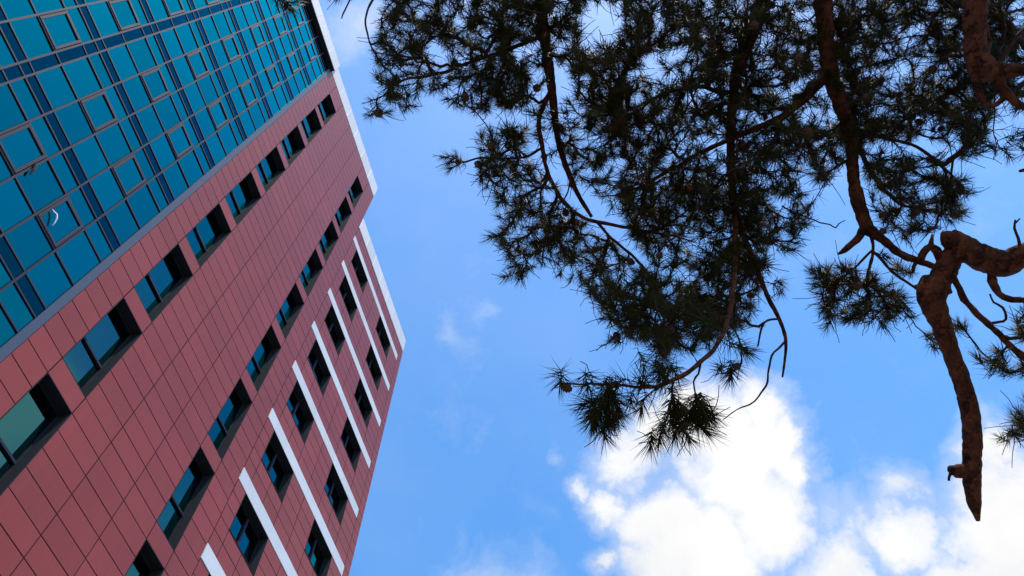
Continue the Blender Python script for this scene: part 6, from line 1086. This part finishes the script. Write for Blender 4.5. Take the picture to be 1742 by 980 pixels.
    (166, 36, 631), (134, 26, 679), (150, 27, 679), (248, 35, 697), (216, 46, 665), (318, 44, 653), (90, 38, 652), (198, 28, 728), (245, 30, 682), (52, 31, 656), (41, 28, 658), (43, 39, 687),
    (40, 25, 668), (43, 32, 659), (57, 24, 677), (68, 36, 671), (73, 33, 678), (45, 34, 687), (40, 22, 668), (281, 100, 557), (82, 20, 632), (301, 24, 691), (334, 67, 670), (69, 31, 681),
    (66, 36, 688), (344, 37, 713), (307, 73, 619), (285, 28, 655), (69, 31, 660), (56, 43, 683), (69, 31, 650), (72, 40, 650), (56, 23, 695), (50, 23, 683), (67, 46, 665), (-129, 40, 618),
]


def bark_material():
    Mt = bpy.data.materials.new('red_pine_bark')
    Mt.use_nodes = True
    t = Mt.node_tree
    bs = t.nodes['Principled BSDF']
    bs.inputs['Roughness'].default_value = 0.85
    bs.inputs['Specular IOR Level'].default_value = 0.2
    c = N(t, 'ShaderNodeTexCoord')
    nz = N(t, 'ShaderNodeTexNoise')
    nz.inputs['Scale'].default_value = 16
    nz.inputs['Detail'].default_value = 9
    nz.inputs['Roughness'].default_value = 0.7
    t.links.new(c.outputs['Object'], nz.inputs['Vector'])
    vo = N(t, 'ShaderNodeTexVoronoi', feature='F1')
    vo.inputs['Scale'].default_value = 30
    wv = vmath(t, 'ADD', c.outputs['Object'], vmath(t, 'MULTIPLY', nz.outputs['Color'], (0.16, 0.16, 0.16)))
    t.links.new(wv, vo.inputs['Vector'])
    sep = N(t, 'ShaderNodeSeparateColor')
    t.links.new(vo.outputs['Color'], sep.inputs[0])
    flake = sep.outputs[0]
    edge = smath(t, 'MULTIPLY', flake, 0.8)
    tone_ = smath(t, 'ADD', smath(t, 'MULTIPLY', nz.outputs['Fac'], 0.75), smath(t, 'MULTIPLY', flake, 0.25))
    ramp = N(t, 'ShaderNodeValToRGB')
    ramp.color_ramp.elements[0].position = 0.34
    ramp.color_ramp.elements[0].color = (0.020, 0.005, 0.003, 1)
    ramp.color_ramp.elements[1].position = 0.70
    ramp.color_ramp.elements[1].color = (0.21, 0.060, 0.026, 1)
    t.links.new(tone_, ramp.inputs['Fac'])
    t.links.new(ramp.outputs[0], bs.inputs['Base Color'])
    bp = N(t, 'ShaderNodeBump')
    bp.inputs['Strength'].default_value = 0.8
    bp.inputs['Distance'].default_value = 0.03
    t.links.new(smath(t, 'ADD', edge, nz.outputs['Fac']), bp.inputs['Height'])
    t.links.new(bp.outputs[0], bs.inputs['Normal'])
    return Mt


def needle_material():
    Mt = bpy.data.materials.new('pine_needles')
    Mt.use_nodes = True
    t = Mt.node_tree
    bs = t.nodes['Principled BSDF']
    bs.inputs['Roughness'].default_value = 0.45
    bs.inputs['Specular IOR Level'].default_value = 0.06
    at = N(t, 'ShaderNodeAttribute', attribute_name='tone')
    ramp = N(t, 'ShaderNodeValToRGB')
    e = ramp.color_ramp.elements
    e[0].position, e[0].color = 0.0, (0.075, 0.027, 0.009, 1)
    e[1].position, e[1].color = 1.0, (0.095, 0.095, 0.016, 1)
    e2 = ramp.color_ramp.elements.new(0.22)
    e2.color = (0.026, 0.025, 0.005, 1)
    e3 = ramp.color_ramp.elements.new(0.75)
    e3.color = (0.040, 0.042, 0.007, 1)
    t.links.new(at.outputs['Fac'], ramp.inputs['Fac'])
    t.links.new(ramp.outputs[0], bs.inputs['Base Color'])
    return Mt


M['bark'] = bark_material()
M['needle'] = needle_material()
M['cone'] = mat('pine_cone_scales', (0.085, 0.040, 0.024), 0.8, spec=0.2, vary=0.4, nscale=40)
M['twig'] = mat('brown_twig_bark', (0.045, 0.020, 0.013), 0.85, spec=0.2, vary=0.35, nscale=25)

pine = bpy.data.objects.new('pine_tree', None)
col.objects.link(pine)
pine.location = (4.5, 0.7, 0)
pine['label'] = 'red barked pine tree with dark needles overhanging from the upper right'
pine['category'] = 'tree'
PO = np.array(pine.location)
nrng = np.random.default_rng(11)


def catmull(pts, step):
    pts = np.array(pts, float)
    if len(pts) < 3:
        n = max(2, int(np.linalg.norm(pts[-1, :3] - pts[0, :3]) / step) + 1)
        return np.array([pts[0] + (pts[-1] - pts[0]) * k / (n - 1) for k in range(n)])
    ext = np.vstack([2 * pts[0] - pts[1], pts, 2 * pts[-1] - pts[-2]])
    ext[:, 3] = np.maximum(ext[:, 3], 0.0005)
    out = []
    for i in range(1, len(ext) - 2):
        p0, p1, p2, p3 = ext[i - 1:i + 3]
        n = max(2, int(np.linalg.norm(p2[:3] - p1[:3]) / step) + 1)
        for k in range(n):
            s = k / n
            q = 0.5 * (2 * p1 + (p2 - p0) * s + (2 * p0 - 5 * p1 + 4 * p2 - p3) * s * s + (3 * p1 - p0 - 3 * p2 + p3) * s ** 3)
            q[3] = p1[3] + (p2[3] - p1[3]) * s
            out.append(q)
    out.append(pts[-1])
    return np.array(out)


def tube(path, sides, verts, faces, rough=0.0, seed=0.0, tip=True):
    """append a tapered tube along path (x, y, z, r); parallel-transported rings"""
    P = path[:, :3]
    n = len(P)
    T = np.gradient(P, axis=0)
    T /= np.maximum(np.linalg.norm(T, axis=1, keepdims=True), 1e-9)
    a = np.array((0.3, 0.2, 1.0))
    if abs(T[0] @ a) > 0.9:
        a = np.array((1.0, 0.1, 0))
    nv = np.cross(T[0], a)
    nv /= np.linalg.norm(nv)
    base = len(verts)
    for i in range(n):
        nv = nv - T[i] * (nv @ T[i])
        nv /= max(np.linalg.norm(nv), 1e-9)
        bv = np.cross(T[i], nv)
        for k in range(sides):
            an = 2 * math.pi * k / sides
            r = path[i, 3]
            dv = nv * math.cos(an) + bv * math.sin(an)
            if rough:
                q = P[i] + dv * r
                r *= 1 + rough * (0.5 * noise.noise(Vector(q * 9.0 + seed)) + 0.7 * noise.noise(Vector(q * 26.0 + seed)) + 0.5 * (1 - 2.2 * abs(noise.noise(Vector(q * 38.0 - seed)))) * (r > 0.03) + 0.5 * noise.noise(Vector(q * 60.0 + seed)))
            verts.append(tuple(P[i] + dv * r - PO))
    for i in range(n - 1):
        for k in range(sides):
            k2 = (k + 1) % sides
            faces.append((base + i * sides + k, base + i * sides + k2, base + (i + 1) * sides + k2, base + (i + 1) * sides + k))
    if tip:
        faces.append(tuple(base + (n - 1) * sides + k for k in range(sides)))
        faces.append(tuple(base + k for k in reversed(range(sides))))


nodes_p, nodes_par, nodes_limb, nodes_dir = [], [], [], []
limb_objs = []
for li, (kind, pts) in enumerate(LIMBS):
    big = max(q[3] for q in pts)
    path = catmull(pts, 0.02 if big > 0.03 else 0.03)
    if kind != 'trunk' and big < 0.03:      # knobbly bends in thin branches
        for i in range(1, len(path) - 1):
            q = Vector(path[i, :3])
            path[i, :3] += np.array(noise.noise_vector(q * 14)) * 0.006
            path[i, 3] *= 1 + 0.25 * noise.noise(q * 30)
    mb = MB()
    tube(path, 20 if big > 0.05 else (12 if big > 0.02 else 7), mb.v, mb.f, rough=0.14 if li == 2 else 0.2 if li == 1 else 0.26 if big > 0.05 else 0.2 if big > 0.02 else 0.1, seed=li * 3.1)
    name = {'trunk': 'trunk', 'limb': 'limb', 'branch': 'branch', 'stub': 'dead_stub'}[kind]
    o = mb.build(name, M['bark'] if big > 0.015 else M['twig'], pine, smooth=True)
    limb_objs.append(o)
    if kind == 'trunk' or kind == 'stub':
        continue
    # foliage may start from here (the hanging dead stub of the first limb carries none)
    lim = path
    if li in (1, 2):
        lim = path[:0]
    d = np.gradient(lim[:, :3], axis=0) if len(lim) > 1 else []
    for i in range(0, len(lim), 2):
        if lim[i, 3] > 0.05:
            continue
        nodes_p.append(lim[i, :3])
        nodes_par.append(-1)
        nodes_limb.append(li)
        nodes_dir.append(d[i] / max(np.linalg.norm(d[i]), 1e-9))

shoots = np.array(SHOOTS, float) / 100.0
NP = np.zeros((60000, 3))
n0 = len(nodes_p)
NP[:n0] = nodes_p
ND = np.zeros((60000, 3))
ND[:n0] = nodes_dir
cnt = n0
near = np.array([np.min(np.linalg.norm(NP[:n0] - s, axis=1)) for s in shoots])
order = np.argsort(near)
twig_paths = []                 # (start node, node ids)
tuft = {}
for si in order:
    s = shoots[si]
    v = s - NP[:cnt]
    dist = np.linalg.norm(v, axis=1)
    cosang = np.einsum('ij,ij->i', v, ND[:cnt]) / np.maximum(dist, 1e-6)
    cost = dist * (1.35 - 0.55 * cosang) + np.where(dist < 0.05, 0.3, 0)
    j = int(np.argmin(cost))
    p0, d0 = NP[j].copy(), ND[j]
    L = dist[j]
    c1 = p0 + d0 * L * 0.35 + nrng.normal(0, 0.04, 3) * L
    c2 = s - (s - c1) * 0.35 + nrng.normal(0, 0.05, 3) * L + np.array((0, 0, -0.10 * L))
    k = max(3, int(L / 0.035))
    ids = [j]
    for q in range(1, k + 1):
        t_ = q / k
        pnt = (1 - t_) ** 3 * p0 + 3 * (1 - t_) ** 2 * t_ * c1 + 3 * (1 - t_) * t_ * t_ * c2 + t_ ** 3 * s
        if q < k:
            pnt = pnt + nrng.normal(0, 0.004, 3)
        NP[cnt] = pnt
        dd = pnt - NP[ids[-1]]
        ND[cnt] = dd / max(np.linalg.norm(dd), 1e-9)
        nodes_par.append(ids[-1])
        nodes_limb.append(nodes_limb[j])
        ids.append(cnt)
        cnt += 1
    twig_paths.append(ids)
    ax = ND[cnt - 1] * 0.8 + np.array((0, 0, 0.35)) + nrng.normal(0, 0.22, 3)
    tuft[int(si)] = (cnt - 1, ax / np.linalg.norm(ax))
# twig radii: every node carries the shoots above it
load = np.zeros(cnt)
for si in tuft:
    load[tuft[si][0]] += 1
for i in range(cnt - 1, n0 - 1, -1):
    if nodes_par[i] >= 0:
        load[nodes_par[i]] += load[i]
rad_n = np.minimum(0.0026 * np.maximum(load, 1) ** 0.42, 0.016)
# extra bare side twiglets
tw_v, tw_f = {}, {}
for ids in twig_paths:
    li = nodes_limb[ids[-1]]
    r = rad_n[ids].copy()
    r[0] = r[1]
    path = np.column_stack([NP[ids], r])
    tube(path, 5, tw_v.setdefault(li, []), tw_f.setdefault(li, []), tip=False)
    if nrng.random() < TWIGLET:
        for _ in range(int(nrng.integers(2, 5))):
            i = ids[int(nrng.integers(1, len(ids)))]
            dv = ND[i] + nrng.normal(0, 0.7, 3)
            dv /= np.linalg.norm(dv)
            ln = nrng.uniform(0.04, 0.10)
            bend = nrng.normal(0, 0.5, 3)
            pp = [np.append(NP[i] + dv * ln * s_ + bend * ln * s_ * s_ + nrng.normal(0, 0.003, 3) * (s_ > 0), 0.0026 * (1 - 0.4 * s_)) for s_ in np.linspace(0, 1, 5)]
            tube(np.array(pp), 4, tw_v[li], tw_f[li], tip=False)
for li in tw_v:
    mb = MB()
    mb.v, mb.f = tw_v[li], tw_f[li]
    o = mb.build('twigs', M['twig'], limb_objs[li], smooth=True)
    o['kind'] = 'stuff'


# needle shoots: a few variants, shared by the single ones, joined for the rest
def make_tuft(seed):
    r = np.random.default_rng(seed)
    n = int(r.integers(*NEEDLES))
    V = np.zeros((n * 4, 3))
    tone = np.zeros(n * 4)
    F = []
    sl = r.uniform(0.07, 0.13)
    old = r.random() < 0.4
    for i in range(n):
        s = r.random() ** 0.8
        b0 = np.array((0, 0, sl * (s - 0.8)))
        az = r.uniform(0, 2 * math.pi)
        open_ = (0.25 + 0.95 * (1 - s)) * r.uniform(0.75, 1.25) + 0.12
        d = np.array((math.sin(open_) * math.cos(az), math.sin(open_) * math.sin(az), math.cos(open_)))
        ln = r.uniform(0.075, 0.112) * (0.75 + 0.25 * (1 - abs(s - .5)))
        side = np.cross(d, (0.3, 0.5, 0.81))
        side /= np.linalg.norm(side)
        sd2 = np.cross(d, side)
        wd = NEEDLE_W
        V[i * 4:i * 4 + 4] = (b0 + side * wd, b0 - side * wd * 0.5 + sd2 * wd * 0.87, b0 - side * wd * 0.5 - sd2 * wd * 0.87,
                              b0 + d * ln + r.normal(0, 0.006, 3))
        k = i * 4
        F += [(k, k + 1, k + 3), (k + 1, k + 2, k + 3), (k + 2, k, k + 3)]
        tone[k:k + 4] = np.clip(r.normal(0.5, 0.16), 0.2, 1) if not (old and s < 0.35) else r.uniform(0, 0.12)
    return V, F, tone


def tri_mesh(name, V, F, tone, material):
    me = bpy.data.meshes.new(name)
    V, F = np.asarray(V, np.float32), np.asarray(F, np.int32)
    me.vertices.add(len(V))
    me.vertices.foreach_set('co', V.ravel())
    me.loops.add(F.size)
    me.loops.foreach_set('vertex_index', F.ravel())
    me.polygons.add(len(F))
    me.polygons.foreach_set('loop_start', np.arange(0, F.size, 3, dtype=np.int32))
    me.update(calc_edges=True)
    at = me.attributes.new('tone', 'FLOAT', 'POINT')
    at.data.foreach_set('value', np.asarray(tone, np.float32))
    me.materials.append(material)
    me.validate()
    return me


VAR = [make_tuft(100 + i) for i in range(16)]
VARM = [tri_mesh('needle_shoot', *v, M['needle']) for v in VAR]


def frame(ax):
    q = Vector(ax).to_track_quat('Z', 'Y').to_matrix()
    return q @ Matrix.Rotation(nrng.uniform(0, 6.28), 3, 'Z')


joined = {}
for si in range(len(shoots)):
    node, ax = tuft[si]
    li = nodes_limb[node]
    vi = int(nrng.integers(0, len(VAR)))
    sc = nrng.uniform(0.62, 1.02)
    if li in (9, 10, 11, 12):          # the low bough carries longer, younger needles
        sc = nrng.uniform(1.0, 1.3)
        ax = ax * 0.6 + np.array((0, 0.25, -0.75)) + nrng.normal(0, 0.25, 3)
    R3 = frame(ax)
    if si < 300:
        o = add('needle_shoot', VARM[vi], limb_objs[li])
        mw = R3.to_4x4() @ Matrix.Scale(sc, 4)
        mw.translation = Vector(shoots[si] - PO)
        o.matrix_basis = mw
    else:
        V, F, tone = VAR[vi]
        J = joined.setdefault(li, [[], [], [], 0])
        J[0].append((V * sc) @ np.array(R3).T + shoots[si] - PO)
        J[1].append(np.array(F) + J[3])
        J[2].append(np.clip(tone + nrng.normal(0, 0.08), 0, 1))
        J[3] += len(V)
for li, J in joined.items():
    o = add('needles', tri_mesh('needles', np.vstack(J[0]), np.vstack(J[1]), np.concatenate(J[2]), M['needle']), limb_objs[li])
    o['kind'] = 'stuff'

# cones sitting at the base of some shoots
cv, cf = [], []
for i in range(9):
    t_ = i / 8
    rr = 0.021 * math.sin(math.pi * (0.08 + 0.9 * t_)) ** 0.7 * (1.0 if i % 2 else 0.78)
    for k in range(10):
        an = 2 * math.pi * (k + 0.5 * (i % 2)) / 10
        rk = rr * (1.12 if k % 2 else 0.92)
        cv.append((rk * math.cos(an), rk * math.sin(an), -0.004 - 0.045 * t_))
for i in range(8):
    for k in range(10):
        cf.append((i * 10 + k, i * 10 + (k + 1) % 10, (i + 1) * 10 + (k + 1) % 10, (i + 1) * 10 + k))
cf += [tuple(reversed(range(10))), tuple(80 + k for k in range(10))]
mb = MB()
mb.v, mb.f = cv, cf
cone_mesh = mb.mesh('pine_cone', M['cone'])
for si in list(range(0, 300, 13)) + list(range(300, len(shoots), 14)):
    node, ax = tuft[si]
    o = add('pine_cone', cone_mesh, limb_objs[nodes_limb[node]])
    back = nodes_par[node] if nodes_par[node] >= 0 else node
    mw = frame(nrng.normal(0, 1, 3)).to_4x4() @ Matrix.Scale(nrng.uniform(0.8, 1.25), 4)
    mw.translation = Vector(NP[back] - PO)
    o.matrix_basis = mw
